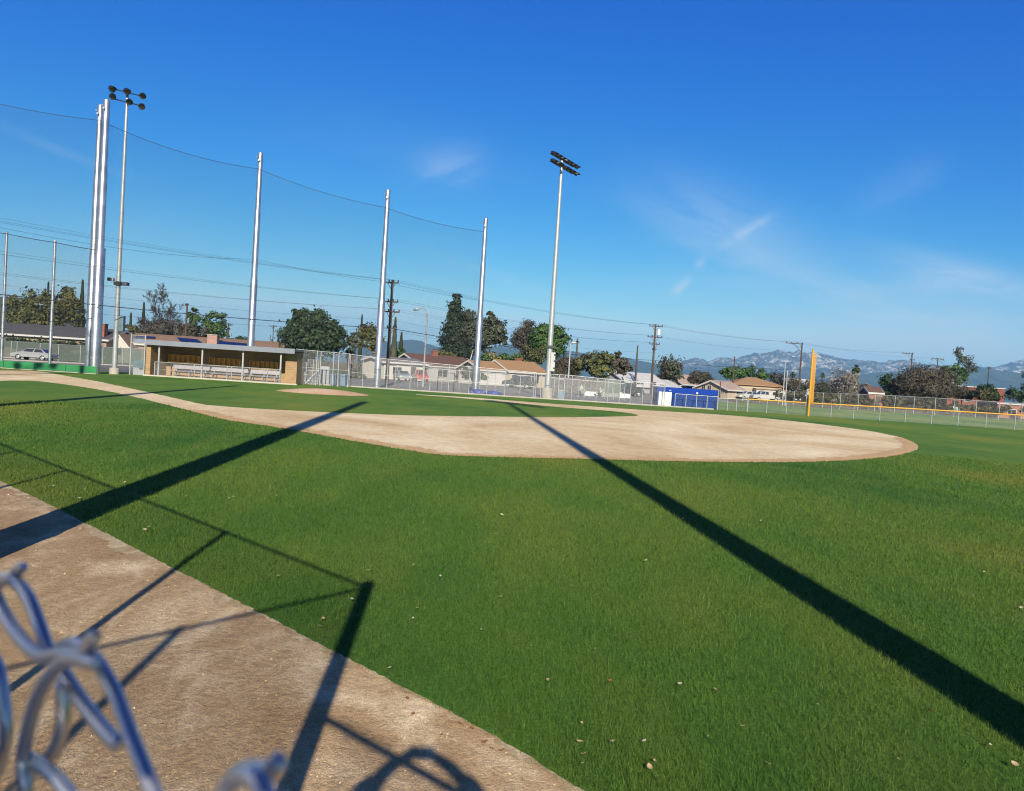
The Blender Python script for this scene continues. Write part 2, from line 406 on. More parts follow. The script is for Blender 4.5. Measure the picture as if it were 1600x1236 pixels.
o = bpy.data.objects.new('dirt_rim', me_); COL.objects.link(o); me_.materials.append(rim_m); o['kind'] = 'structure'
# pitcher's mound, a low dome of clay
c0 = G(505, 613.6); rx = 71 / FPX * c0.y
mb = MB(); ring = 48; mv = [(c0.x, c0.y, .26)]; mf = []
for k, (rr, zz) in enumerate(((.2, .25), (.5, .19), (.8, .08), (1.0, .006))):
    for j in range(ring):
        a = 2 * math.pi * j / ring; q = rr * (1 + (.05 * random.uniform(-1, 1) if k == 3 else 0))
        mv.append((c0.x + rx * q * math.cos(a), c0.y + rx * q * math.sin(a), zz))
for j in range(ring):
    mf.append((0, 1 + j, 1 + (j + 1) % ring))
    for k in range(3):
        b0 = 1 + k * ring; b1 = b0 + ring
        mf.append((b0 + j, b1 + j, b1 + (j + 1) % ring, b0 + (j + 1) % ring))
mb.add(mv, mf); o = mb.build('mound_dirt', M_MOUND, smooth=True); o['kind'] = 'structure'
# bare dirt track along the side fence
bpx = [(0, 752), (60, 780), (130, 816), (200, 851), (265, 886), (335, 921), (400, 955), (475, 994), (545, 1030), (600, 1059), (660, 1090), (720, 1122), (780, 1155), (840, 1192), (905, 1234)]
border = [G(*p) for p in bpx]
tA = (border[0] - border[4]).normalized(); tB = (border[-1] - border[-5]).normalized()
border = [border[0] + tA * 40, border[0] + tA * 18, border[0] + tA * 8, border[0] + tA * 3] + border + [border[-1] + tB * 2.5, border[-1] + tB * 6, border[-1] + tB * 14, border[-1] + tB * 45]
bline = jitter_line(smooth_line(border, 1), .045, .012, 4)
nB = Vector((tB.y, -tB.x, 0))
if nB.dot(Vector((-1, -1, 0))) < 0: nB = -nB
track = bline + [bline[-1] + nB * 30, bline[0] + nB * 30]
sheet('dirt_track', track, .004, M_TRACK)
# pale sand and dry clippings swept up along the turf edge
rg_ = random.Random(11); ed_ = [p for p in bline if (p - EYE).length < 26]; wob = 0.12; inner = []
for p in ed_:
    wob = min(.20, max(.012, wob + rg_.uniform(-.04, .04))); inner.append(p + nB * (wob + rg_.uniform(-.01, .01)))
M_SAND = dirt_mat('edge_sand', ((.38, .26, .14), (.56, .43, .26), (.86, .72, .50)), 3.0, .05, 26.0)
sheet('sand_edge', [p + nB * .004 for p in ed_] + inner[::-1], .008, M_SAND)
# street behind the third base side, running away to the right, with kerbs and pavements
SA, SB = Vector((-75.0, 62.0, 0)), Vector((75, 188, 0)); sd = (SB - SA).normalized(); sn = Vector((-sd.y, sd.x, 0))
def strip(name, d0, d1, z0, z1, m, kind='structure', L0=-120, L1=260):
    mb = MB(); c = [SA + sd * L0 + sn * d0, SA + sd * L1 + sn * d0, SA + sd * L1 + sn * d1, SA + sd * L0 + sn * d1]
    if z0 == z1: mb.add([(p.x, p.y, z1) for p in c], [(0, 1, 2, 3)])
    else: mb.add([(p.x, p.y, z) for z in (z0, z1) for p in c], [(3, 2, 1, 0), (4, 5, 6, 7), (0, 1, 5, 4), (1, 2, 6, 5), (2, 3, 7, 6), (3, 0, 4, 7)])
    o = mb.build(name, m); o['kind'] = kind; return o
strip('street', 6, 17, -.02, -.02, M_ASPH)
strip('pavement', 4.4, 6, -.03, .11, M_CONC)
strip('pavement', 17, 18.6, -.03, .11, M_CONC)
M_YARD = dirt_mat('yard_grass', ((.045, .075, .02), (.075, .095, .035), (.13, .12, .06)), .12, .04, 2)
sheet('yard_ground', [SA + sd * -120 + sn * 18.6, SA + sd * 260 + sn * 18.6, SA + sd * 260 + sn * 70, SA + sd * -120 + sn * 70], -.02, M_YARD)
# paved apron behind the fence, pale with wear
sheet('service_yard', [(-75, 66), (-36, 68.6), (24, 68.6), (27, 82), (32, 120), (34, 145), SA + sd * 60 + sn * 4.4, SA + sd * -120 + sn * 4.4], -.012, pm('worn_paving', (.17, .155, .14), (.12, .11, .105), .4, .9))
mb = MB()
mb.box(-30.4, 17.6, 67.62, 67.92, -.02, .10); o = mb.build('kerb', M_CONC); o['kind'] = 'structure'

# ---------------------------------------------------------------- blades of grass
claypts = np.array([(p.x, p.y) for p in clay])
def in_poly(P, poly):
    x, y = P[:, 0], P[:, 1]; ins = np.zeros(len(P), bool); n = len(poly); j = n - 1
    for i in range(n):
        xi, yi = poly[i]; xj, yj = poly[j]
        c = ((yi > y) != (yj > y)) & (x < (xj - xi) * (y - yi) / (yj - yi + 1e-12) + xi); ins ^= c; j = i
    return ins
t2 = np.array([tB.x, tB.y]); n2 = np.array([nB.x, nB.y]); o2 = np.array([border[10].x, border[10].y])
bl = np.array([(p.x, p.y) for p in bline]); ba = (bl - o2) @ t2; bn = (bl - o2) @ n2; od = np.argsort(ba); ba, bn = ba[od], bn[od]
def off_track(P):
    q = P - o2; return np.interp(q @ t2, ba, bn) - q @ n2          # >0 on the grass side
NB = 430000
rr = np.exp(rng.uniform(np.log(3.4), np.log(34), NB)); aa = rng.uniform(R(-38), R(38), NB)
P = np.stack([rr * np.sin(aa), rr * np.cos(aa)], 1)
d = off_track(P)
keep = (d > rng.uniform(-.05, .03, NB)) & ~in_poly(P, claypts)
P = P[keep]; rr = rr[keep]; d = d[keep]; nb = len(P)
hgt = (.030 + .022 * rng.random(nb)) * (1 + .012 * rr); hgt *= np.where(d < .12, .75, 1.0)
wid = .0030 * np.maximum(1, rr / 5.0) * (.7 + .6 * rng.random(nb))
az = rng.uniform(0, 2 * np.pi, nb); la = rng.uniform(0, 2 * np.pi, nb); ln = hgt * rng.uniform(.1, .8, nb)
B = np.zeros((nb, 3, 3), np.float32)
cx, cy = np.cos(az) * wid / 2, np.sin(az) * wid / 2
B[:, 0, 0] = P[:, 0] - cx; B[:, 0, 1] = P[:, 1] - cy
B[:, 1, 0] = P[:, 0] + cx; B[:, 1, 1] = P[:, 1] + cy
B[:, 2, 0] = P[:, 0] + np.cos(la) * ln; B[:, 2, 1] = P[:, 1] + np.sin(la) * ln; B[:, 2, 2] = hgt
gr = np_mesh('grass', B, 3, M_BLADE); tag(gr, 'short green turf grass of the ball field', 'grass', kind='stuff')
# clods and grit on the track
NC = 11000
rr = np.exp(rng.uniform(np.log(2.6), np.log(14), NC)); aa = rng.uniform(R(-40), R(12), NC)
P = np.stack([rr * np.sin(aa), rr * np.cos(aa)], 1); d = off_track(P)
keep = (d < -.01) & (rng.random(NC) < np.where(d > -.35, 1.0, .55)); P = P[keep]; rr = rr[keep]; n = len(P)
base = np.array([(1, 0, 0), (-.5, .87, 0), (-.5, -.87, 0), (0, 0, .8)], np.float32)
tri = np.array([(0, 1, 3), (1, 2, 3), (2, 0, 3)])
sz = (.0025 + .008 * rng.random(n) ** 4) * np.maximum(1, rr / 6)
ang = rng.uniform(0, 6.28, n); ca, sa = np.cos(ang), np.sin(ang)
vv = base[tri].reshape(9, 3)[None] * sz[:, None, None] * rng.uniform(.6, 1.4, (n, 1, 3))
V = np.empty_like(vv); V[..., 0] = vv[..., 0] * ca[:, None] - vv[..., 1] * sa[:, None] + P[:, 0:1]; V[..., 1] = vv[..., 0] * sa[:, None] + vv[..., 1] * ca[:, None] + P[:, 1:2]; V[..., 2] = vv[..., 2] + .003
M_GRIT, nt, b = new_mat('grit'); rnd = N(nt, 'ShaderNodeNewGeometry').outputs['Random Per Island']
lk(nt, ramp(nt, rnd, [(0, (.20, .12, .06)), (.4, (.42, .29, .16)), (.8, (.52, .38, .22)), (1, (.66, .52, .34))]), b.inputs['Base Color']); b.inputs['Roughness'].default_value = .95
gv = np_mesh('gravel', V, 3, M_GRIT); tag(gv, 'loose clods and grit lying on the dirt track', 'gravel', kind='stuff')

# ---------------------------------------------------------------- fallen leaves
M_LEAF = pm('dry_leaf', (.34, .265, .15), (.24, .17, .09), 30, .8); M_LEAFB = pm('brown_leaf', (.19, .075, .03), (.10, .04, .02), 30, .75)
M_LEAFW = pm('pale_leaf', (.36, .34, .25), (.27, .245, .175), 30, .8)
def leaf_mesh(seed, m):
    rg = random.Random(seed); mb = MB(); rows = []
    for i in range(6):
        t = i / 5; w = math.sin(math.pi * (t * .92 + .04)) ** .7 * .42
        rows.append([((t - .5), s * w, .16 * abs(s) ** 1.5 + .22 * (t - .5) ** 2 * 2 + rg.uniform(-.03, .03)) for s in (-1, -.5, 0, .5, 1)])
    vs = [p for r in rows for p in r]; mb.add(vs, [(i * 5 + j, i * 5 + j + 1, (i + 1) * 5 + j + 1, (i + 1) * 5 + j) for i in range(5) for j in range(4)])
    o = mb.build('fallen_leaf', m, smooth=True); return o
leafpx = [(1062, 1076, 6, 2), (1117, 1085, 7, 0), (1160, 1143, 7, 0), (1006, 1167, 7, 2), (957, 1168, 9, 0), (905, 1168, 8, 0), (911, 1187, 7, 0), (909, 1202, 6, 2), (1014, 1208, 9, 0), (1022, 1198, 6, 0), (1106, 1159, 5, 0),
          (1453, 1118, 8, 1), (1585, 1203, 8, 0), (1199, 1202, 7, 2), (1547, 1172, 4, 2), (1525, 1168, 4, 2), (1596, 884, 5, 2), (1596, 955, 5, 2), (1537, 898, 4, 2), (784, 808, 5, 2), (774, 838, 4, 2), (782, 938, 6, 0), (652, 956, 5, 0), (645, 972, 4, 2), (608, 1051, 5, 2),
          (1009, 880, 5, 0), (688, 905, 4, 2), (646, 888, 5, 2), (575, 896, 5, 2), (549, 942, 6, 2), (505, 973, 6, 0), (500, 985, 6, 2), (435, 905, 5, 0), (856, 1070, 6, 0), (953, 1071, 6, 1), (908, 1138, 5, 0), (1277, 1108, 4, 2), (1189, 817, 4, 2), (1171, 801, 3, 2), (1067, 814, 3, 2),
          (183, 760, 4, 2), (195, 757, 4, 2), (290, 779, 4, 2), (365, 780, 4, 2), (432, 778, 4, 2), (232, 828, 5, 2), (226, 832, 5, 0), (83, 763, 4, 2), (123, 782, 4, 2), (52, 703, 3, 2), (458, 796, 3, 2), (358, 782, 3, 2), (132, 768, 3, 2), (752, 990, 4, 2), (771, 948, 4, 2), (1403, 1195, 5, 0), (829, 1016, 4, 0), (930, 1020, 4, 0)]
dirtleaf = [(718, 1133, 8), (757, 1162, 9), (783, 1175, 9), (646, 1117, 6), (636, 1093, 6), (737, 1140, 7), (690, 1150, 5), (768, 1172, 6)]
LM = {}
for i, (px, py, s, k) in enumerate(leafpx + [(a, b, c, 3) for a, b, c in dirtleaf]):
    key = (k, i % 3); p = G(px, py); dist = (p - EYE).length; S = s / FPX * dist * 1.08
    if key not in LM:
        o = leaf_mesh(i, (M_LEAF, M_LEAFB, M_LEAFW, M_LEAFB)[k]); LM[key] = o
    else:
        o = LM[key].copy(); COL.objects.link(o)
    o.location = (p.x, p.y, .034 if k < 3 else .008); o.scale = (S, S, S); o.rotation_euler = (random.uniform(-.5, .5), random.uniform(-.4, .4), random.uniform(0, 6.3))
    if k == 3: tag(o, 'curled dark brown leaf lying on the dirt at the turf edge', 'leaf', 'brown leaves on the dirt track')
    elif k == 1: tag(o, 'reddish brown dead leaf lying in the green grass', 'leaf', 'reddish leaves in the grass')
    elif k == 0: tag(o, 'dry tan curled leaf lying in the green grass', 'leaf', 'tan leaves in the grass')
    else: tag(o, 'small bleached whitish leaf lying in the green grass', 'leaf', 'whitish leaves in the grass')

# ---------------------------------------------------------------- hills
M_MTN, nt, b = new_mat('mountain_rock')
p = wpos(nt); f = noise(nt, stretch(nt, p, 1, 1, .55), .011, 9, .68, .9); f2 = noise(nt, stretch(nt, p, 1, 1, .6), .05, 6, .72); zz = N(nt, 'ShaderNodeSeparateXYZ'); lk(nt, p, zz.inputs[0])
hg = mth(nt, 'MULTIPLY', mth(nt, 'SUBTRACT', zz.outputs[2], 130), .0011)
ff = mth(nt, 'ADD', mth(nt, 'ADD', f, mth(nt, 'MULTIPLY', mth(nt, 'SUBTRACT', f2, .5), .5)), mth(nt, 'MINIMUM', mth(nt, 'MAXIMUM', hg, -.12), .05))
lk(nt, ramp(nt, ff, [(.46, (.045, .052, .042)), (.56, (.12, .115, .09)), (.66, (.62, .58, .52))]), b.inputs['Base Color']); b.inputs['Roughness'].default_value = .95
bump(nt, b, f2, 1.0, 12)
M_HILL = pm('scrub_hill', (.055, .075, .035), (.035, .05, .025), .012, .95)
def fbm(x, y, sc, seed, oct=5):
    """ridged sum of sines, cheap terrain noise"""
    r = np.random.default_rng(seed); s = np.zeros_like(x); a = 1.0; tot = 0
    for o_ in range(oct):
        for _ in range(3):
            th = r.uniform(0, np.pi); ph = r.uniform(0, 6.28); k = sc * 2 ** o_ * r.uniform(.8, 1.25)
            s += a * (1 - 2 * np.abs(np.sin((x * np.cos(th) + y * np.sin(th)) * k + ph)))
            tot += a
        a *= .52
    return s / tot
def range_of_hills(name, prof, Y, depth, m, seed, rough, n=420, rows=44):
    pxs = np.linspace(prof[0][0], prof[-1][0], n); py = np.interp(pxs, [q[0] for q in prof], [q[1] for q in prof])
    zr = np.array([W(a, b_, Y).z for a, b_ in zip(pxs, py)]); xr = np.array([W(a, b_, Y).x for a, b_ in zip(pxs, py)])
    t = np.linspace(0, 1.35, rows)                      # 1 = the crest, beyond it the back slope
    X = np.repeat(xr[None], rows, 0); Yv = Y + (t[:, None] - 1) * depth + 0 * X
    prof_t = np.where(t <= 1, t ** 1.25, 1 - (t - 1) * 1.6)[:, None]
    nz = fbm(X, Yv * .8, 2 * math.pi / rough, seed)
    edge = np.clip(np.minimum(t[:, None] * 3, np.abs(1 - t[:, None]) * 5), 0, 1)
    Z = zr[None] * prof_t * (1 + .42 * nz * edge) + zr[None] * .06 * fbm(X, Yv, 2 * math.pi / rough * 5, seed + 3) * np.clip(t[:, None] * 3, 0, 1); Z[0] = -1.0; Z = np.maximum(Z, -1.0)
    vs = np.stack([X, Yv, Z], -1).reshape(-1, 3)
    me = bpy.data.meshes.new(name); fs = [(i * n + j, i * n + j + 1, (i + 1) * n + j + 1, (i + 1) * n + j) for i in range(rows - 1) for j in range(n - 1)]
    me.from_pydata(vs.tolist(), [], fs); me.polygons.foreach_set('use_smooth', [True] * len(fs)); me.materials.append(m)
    o = bpy.data.objects.new(name, me); COL.objects.link(o); o['kind'] = 'structure'; return o
MP = [(880, 566), (920, 563), (955, 560), (985, 562), (1010, 567), (1035, 569), (1050, 563), (1075, 562), (1087, 557), (1096, 561), (1106, 565), (1120, 559), (1136, 557), (1150, 558), (1164, 555), (1178, 551), (1195, 550), (1205, 547), (1216, 545.5), (1230, 549), (1238, 549), (1249, 545.5), (1262, 549), (1275, 549.5), (1290, 552), (1305, 556), (1322, 560), (1345, 561.5), (1365, 563), (1378, 566), (1390, 562), (1405, 560.5), (1420, 561), (1430, 566), (1440, 568.5), (1452, 567), (1465, 568.5), (1480, 572), (1500, 574), (1520, 571), (1535, 571.5), (1552, 573), (1565, 569), (1585, 564), (1600, 561), (1640, 556), (1700, 560), (1800, 575)]
range_of_hills('mountains', MP, 6000, 1900, M_MTN, 5, 420, n=620)
MP2 = [(1180, 604), (1240, 601), (1290, 596), (1330, 588), (1370, 581), (1420, 579), (1470, 577), (1520, 573), (1560, 577), (1600, 583), (1680, 580), (1760, 600)]
range_of_hills('hills', MP2, 4300, 1200, M_HILL, 9, 300, n=200, rows=24)
MP3 = [(520, 556), (560, 546), (590, 533), (600, 531.5), (612, 538), (622, 533), (640, 529.5), (655, 531), (672, 538), (688, 542), (705, 541), (740, 543), (775, 541), (792, 535), (802, 539), (830, 543), (870, 545), (900, 549), (930, 553), (970, 557), (1000, 563), (1040, 571), (1090, 578), (1150, 585), (1230, 596)]
range_of_hills('hills', MP3, 5000, 1300, M_HILL, 12, 500, n=260, rows=24)
MP4 = [(-160, 448), (-60, 452), (0, 462), (20, 464), (60, 475), (110, 500), (160, 525)]
range_of_hills('hills', MP4, 800, 260, M_HILL, 14, 160, n=80, rows=16)
# the air between here and the mountains
def haze():
    mb = MB(); mb.box(-7100, 7100, -290, 8600, -1.5, 400)
    m = bpy.data.materials.new('haze_air'); m.use_nodes = True; nt = m.node_tree
    for n in list(nt.nodes):
        if n.type != 'OUTPUT_MATERIAL': nt.nodes.remove(n)
    v = N(nt, 'ShaderNodeVolumePrincipled'); v.inputs['Color'].default_value = (.26, .60, 1.0, 1); v.inputs['Density'].default_value = HAZE; v.inputs['Anisotropy'].default_value = 0.0
    lk(nt, v.outputs[0], nt.nodes['Material Output'].inputs['Volume'])
    o = mb.build('haze', m); o['kind'] = 'stuff'; o['label'] = 'thin blue haze over the plain before the mountains'; o['category'] = 'haze'
HAZE = 1.2e-4
haze()
# ================================================================ NEAR FENCE, POLES BEHIND THE CAMERA
COT = 1 / math.tan(SUN_EL)
FS0 = Vector((-.70, .80)); KN = .8741                                  # corner post, in shadow coordinates
FD = Vector((math.sqrt(.5), -math.sqrt(.5)))               # along the fence
FNn = Vector((math.sqrt(.5), math.sqrt(.5)))               # towards the field
def FP(s, n, z):
    p = FS0 + FD * s + FNn * n; return SF(p.x, p.y, z)
# the low fence the phone is held over
lf = thing('chain_link_fence', 'low galvanised chain-link fence with twisted wire ends, blurred at the camera', 'fence', FP(0, 0, 0))
a_ = .0354; ztop = 2.045; rw = .0020
mb = MB()
for k in range(78):                                        # the regular mesh lower down
    s0 = KN - a_ * 17; pts = []; rows = 57
    for j in range(rows + 1):
        side = (j + k) % 2
        sb = s0 + a_ * (k + side) + (.0018 if side else -.0018); sgn = 1 if side == 0 else -1
        z = ztop - a_ * j; sn_ = s0 + a_ * (k + 1 - side)
        pts.append(FP(sb, 0, z))
        if j < rows:
            for t in (.18, .5, .82): pts.append(FP(sb + (sn_ - sb) * t, sgn * .0042 * (1 if t == .5 else .75), z - a_ * t))
    mb.tube(pts, rw, 7)
mb.build('chain_link', M_WIRE, lf, smooth=True)
# the loose, bent wire ends along the top edge, each where the fence plane stands
def on_fence(px, py, off=0.0):
    d_ = ray(px, py); return EYE + d_ * (((FS0.x + FS0.y) + off * math.sqrt(2)) / (d_.dot(TDIR) + d_.dot(SDIR)))
def spline(P, n=6):
    out = []; Q = [P[0] * 2 - P[1]] + list(P) + [P[-1] * 2 - P[-2]]
    for i in range(1, len(Q) - 2):
        for j in range(n):
            t = j / n; p0, p1, p2, p3 = Q[i - 1], Q[i], Q[i + 1], Q[i + 2]
            out.append(.5 * ((2 * p1) + (p2 - p0) * t + (2 * p0 - 5 * p1 + 4 * p2 - p3) * t * t + (3 * p1 - p0 - 3 * p2 + p3) * t ** 3))
    return out + [P[-1]]
STR = [([(-60, 935), (-20, 918), (12, 905), (38, 884)], .003), ([(-14, 905), (18, 905), (42, 930), (60, 972), (74, 1012), (92, 1040), (128, 1096), (165, 1143), (188, 1166)], .0022),
       ([(-34, 860), (-16, 905), (2, 950), (28, 992), (62, 1024), (96, 1022), (128, 1024), (150, 988)], -.0022),
       ([(84, 1052), (90, 1018), (118, 1006), (148, 1030), (178, 1080), (204, 1148), (228, 1208), (252, 1268), (275, 1330)], .0030),
       ([(150, 1036), (110, 1030), (80, 1052), (58, 1092), (44, 1140), (36, 1186), (40, 1240), (30, 1330)], -.003), ([(96, 1060), (99, 1110), (94, 1150), (80, 1184), (56, 1206), (24, 1240), (-10, 1280)], .0028),
       ([(-30, 990), (-4, 1040), (6, 1090), (10, 1145), (2, 1190), (-20, 1240)], .002), ([(36, 1180), (62, 1194), (86, 1214), (112, 1248), (140, 1310)], -.001),
       ([(330, 1300), (352, 1236), (376, 1206), (404, 1203), (424, 1206), (438, 1184)], .002), ([(450, 1320), (424, 1262), (404, 1222), (384, 1212), (362, 1220), (350, 1250), (352, 1300)], -.002)]
for P_, o_ in STR:
    mb = MB(); sp__ = spline([on_fence(x, y, o_) for x, y in P_]); mb.tube(sp__, [.0009 if i_ in (0, len(sp__) - 1) else .00168 for i_ in range(len(sp__))], 10); mb.build('wire_end', M_WIRE, lf, smooth=True)
for k in range(-9, 18):                                    # knuckled ends along the rest of the edge
    if -2 <= k <= 3: continue
    c_ = KN + 2 * a_ * k
    if c_ < .06: continue
    for dirn in (-1, 1):
        mb = MB(); o_ = .0045 * dirn
        mb.tube(spline([FP(c_ - dirn * .034, 0, 2.010), FP(c_ - dirn * .018, o_, 2.06), FP(c_, o_, 2.115), FP(c_ + dirn * .006, o_, 2.124), FP(c_ + dirn * .012, o_, 2.122), FP(c_ + dirn * .017, o_, 2.10)]), rw, 7); mb.build('wire_end', M_WIRE, lf, smooth=True)
mb = MB(); mb.tube([FP(-.02, -.028, 2.078), FP(2.62, -.028, 2.078)], .021, 20); mb.build('top_rail', M_GALV, lf, smooth=True)
mb = MB(); mb.tube([FP(2.62, -.028, 0), FP(2.62, -.028, 2.10)], .030, 16); mb.build('post', M_GALV, lf, smooth=True)
for s in (.35, .95, 1.5, 2.1):
    mb = MB(); mb.tube([FP(s + .012 * math.sin(q), -.028 + .024 * math.cos(q), 2.078 + .024 * math.sin(q)) for q in np.linspace(0, 2 * math.pi, 13)], .0016, 6)
    mb.build('tie_wire', M_WIRE, lf, smooth=True)
# the tall fence meeting it at the corner post: two runs, 3.66 m
tf = thing('chain_link_fence', 'tall chain-link fence round the corner post whose shadow crosses the turf', 'fence', FP(0, 0, 0))
HT = 3.51
mb = MB(); mb.lathe(FP(0, 0, 0), [(.068, -.02), (.068, HT + .03), (.073, HT + .035), (.05, HT + .07), (.015, HT + .085)], 20); mb.build('corner_post', M_GALV, tf, smooth=True)
def corner_of(tip): t = G(*tip); return t - SDIR * (HT * COT)
A_posts = [corner_of(p) for p in ((340, 825), (200, 768), (82, 724), (0, 691))]
dA = (A_posts[2] - FP(0, 0, 0)); dA.z = 0; dA.normalize()
B0 = corner_of((285, 980)); dB = B0 - FP(0, 0, 0); dB.z = 0; Lb = dB.length; dB.normalize()
c = FP(0, 0, 0)
for i in range(1, 6):
    q = c + dA * (2.9 * i); mb = MB(); mb.tube([(q.x, q.y, -.02), (q.x, q.y, HT)], .038, 14); mb.build('post', M_GALV, tf, smooth=True)
for i in range(1, 4):
    q = c + dB * (Lb * i); mb = MB(); mb.tube([(q.x, q.y, -.02), (q.x, q.y, HT)], .038, 14); mb.build('post', M_GALV, tf, smooth=True)
for dd, L in ((dA, 14.5), (dB, Lb * 3)):
    mb = MB(); mb.tube([c + Vector((0, 0, HT - .03)), c + dd * L + Vector((0, 0, HT - .03))], .022, 12); mb.build('top_rail', M_GALV, tf, smooth=True)
eA, eB = c + dA * 14.5, c + dB * (Lb * 3)
M_LINKN = link_mat('chain_link_fine', .05, .036, (.62, .64, .66), .5, .4)
uvpanel('chain_link', M_LINKN, [(c, eA, .02, HT - .03, .02, HT - .03)], tf); uvpanel('chain_link', M_LINKN, [(c, eB, .02, HT - .03, .02, HT - .03)], tf)

# ---------------------------------------------------------------- net poles
def net_pole(base, H, r, label, group='tall silver net poles'):
    t = thing('net_pole', label, 'pole', base, group)
    mb = MB(); b = Vector(base)
    mb.lathe(b, [(r * 1.0, -.05), (r, H * .44), (r * .985, H * .44 + .01), (r * .86, H * .46), (r * .84, H * .74), (r * .72, H * .755), (r * .70, H - .02)], 28)
    mb.build('pole', M_POLE, t, smooth=True)
    mb = MB(); mb.lathe(b, [(r * .72, H - .02), (r * .70, H + .03), (r * .3, H + .10)], 20); mb.build('cap', M_POLE, t, smooth=True)
    for z in (H * .06, H * .14, H * .26, H * .40, H * .56):
        rr_ = r * (1.03 if z < H * .45 else .9); mb = MB()
        mb.lathe(b + Vector((0, 0, z)), [(rr_, -.035), (rr_ + .012, -.03), (rr_ + .012, .03), (rr_, .035)], 24)
        mb.build('band', M_GALV, t, smooth=True)
    mb = MB(); mb.box(b.x - .07, b.x + .07, b.y - r - .10, b.y - r * .68, H - .75, H - .6); mb.build('bracket', M_GALV, t); mb = MB(); mb.lathe((b.x - r * .75 - .08, b.y, H - .35), [(.06, -.06), (.09, 0), (.06, .06)], 10); mb.build('pulley', M_GALV, t)
    return t
tip1, tip2 = G(570, 628), G(372, 602.5)
HN = 18.8
net_pole(tip1 - SDIR * (HN * COT), HN, .34, 'silver net pole beside the camera casting the wide shadow across the near turf')
net_pole(tip2 - SDIR * (HN * COT), HN, .27, 'silver net pole casting the thin shadow over the base path')
pt_ = W(141, 512, 61.0)
net_pole(Vector((pt_.x, pt_.y, 0)) - SDIR * ((HN + .1 - pt_.z) * COT), HN, .27, 'silver net pole on the near side whose top shades the close pair of thick poles')
def base_at(px, Y): return Vector((XB(px, Y), Y, 0))
def top_z(px, py, Y): return W(px, py, Y).z
P3 = [(137.5, 577, 158, 166, 61.5, .31, 'rear pole of the close pair of thick silver net poles at the backstop'),
      (151.5, 578, 163, 157, 60.6, .335, 'front pole of the close pair of thick silver net poles, the tallest'),
      (389.5, 548, 409, 240, 68.6, .30, 'silver net pole rising behind the dugout roof'),
      (590.5, 606, 604.5, 298, 70.0, .30, 'silver net pole in front of the dark wooden utility pole and white gabled house'),
      (743.5, 612, 758.5, 342, 71.5, .28, 'silver net pole standing in the blue tarpaulin')]
NP = []
for px, py, tx, ty, Y, r_, lab in P3:
    # stand it where its middle shows, upright
    mid = W((px + tx) / 2, (py + ty) / 2, Y); b_ = Vector((mid.x, Y, 0)); H_ = top_z(tx, ty, Y)
    NP.append((b_, H_)); net_pole(b_, H_, r_, lab)
# backstop posts, thinner
BP = []
for px, py, tx, ty, Y, r_, lab in ((3, 545, 11, 364, 60.2, .115, 'thin backstop post at the left edge of the picture'), (76, 567, 88, 377, 60.2, .12, 'thin backstop post in front of the silver car'), (156.5, 575, 161, 390, 61.2, .115, 'thin backstop post close beside the thick pole pair')):
    mid = W((px + tx) / 2, (py + ty) / 2, Y); b_ = Vector((mid.x, Y, 0)); H_ = top_z(tx, ty, Y); BP.append((b_, H_))
    t = thing('backstop_post', lab, 'post', b_, 'thin silver backstop posts')
    mb = MB(); mb.lathe(b_, [(r_, -.02), (r_, H_ * .5), (r_ * .9, H_ * .52), (r_ * .85, H_)], 16); mb.build('pole', M_POLE, t, smooth=True)
    mb = MB(); mb.lathe(b_, [(r_ * .95, H_), (r_ * .9, H_ + .05), (r_ * .3, H_ + .1)], 16); mb.build('cap', M_POLE, t, smooth=True)
    for z in (H_ * .1, H_ * .2, H_ * .3):
        mb = MB(); mb.lathe(b_ + Vector((0, 0, z)), [(r_ * 1.02, -.02), (r_ * 1.1, -.02), (r_ * 1.1, .02), (r_ * 1.02, .02)], 14)
        mb.build('band', M_GALV, t)
def sag(a, b, drop, n=18):
    a = Vector(a); b = Vector(b); return [a.lerp(b, i / n) - Vector((0, 0, drop * 4 * (i / n) * (1 - i / n))) for i in range(n + 1)]
# tall barrier net between the poles: cables and mesh
M_CABLE = pm('dark_cable', (.035, .037, .04), (.025, .026, .03), 5, .6, .2)
lead = W(-120, 132, 55.0)
pts_top = [W(-120, 130, 56.0), W(156, 188, 61.0), W(405, 264, 68.4), W(602.5, 324, 69.8), W(757.5, 362, 71.4)]
pts_mid = [W(-120, 330, 56.0), W(146, 382, 61.0), W(398.5, 405, 68.4), W(597, 440, 69.8), W(753, 470, 71.4)]
bn_ = thing('barrier_net', 'tall fine net hung on sagging steel cables between the silver net poles', 'net', (NP[2][0].x, NP[2][0].y, 0))
for name_, PT, dr in (('top_cable', pts_top, (.35, .55, .35, .3)), ('middle_cable', pts_mid, (.1, .25, .15, .1))):
    mb = MB()
    for i in range(4): mb.tube(sag(PT[i], PT[i + 1], dr[i]), .019 if name_ == 'top_cable' else .011, 6)
    mb.build(name_, M_CABLE, bn_)
segs = []
for i in range(4):
    A_ = sag(pts_top[i], pts_top[i + 1], (.35, .55, .35, .3)[i], 10)
    for p_, q_ in zip(A_[:-1], A_[1:]): segs.append((p_, q_, 3.3, p_.z, 3.3, q_.z))
uvpanel('netting', M_NET, segs, bn_)
bk = thing('backstop_net', 'lower backstop net on a cable along the thin silver posts', 'net', (BP[1][0].x, BP[1][0].y, 0))
pb = [W(-60, 355, 60), W(9.5, 365, 60.1), W(87, 379, 60.1), W(160, 392, 61)]
mb = MB()
for i in range(3): mb.tube(sag(pb[i], pb[i + 1], .04, 6), .028, 6)
mb.build('top_cable', M_CABLE, bk)
uvpanel('netting', M_NET, [(pb[i], pb[i + 1], 1.2, pb[i].z, 1.2, pb[i + 1].z) for i in range(3)], bk)

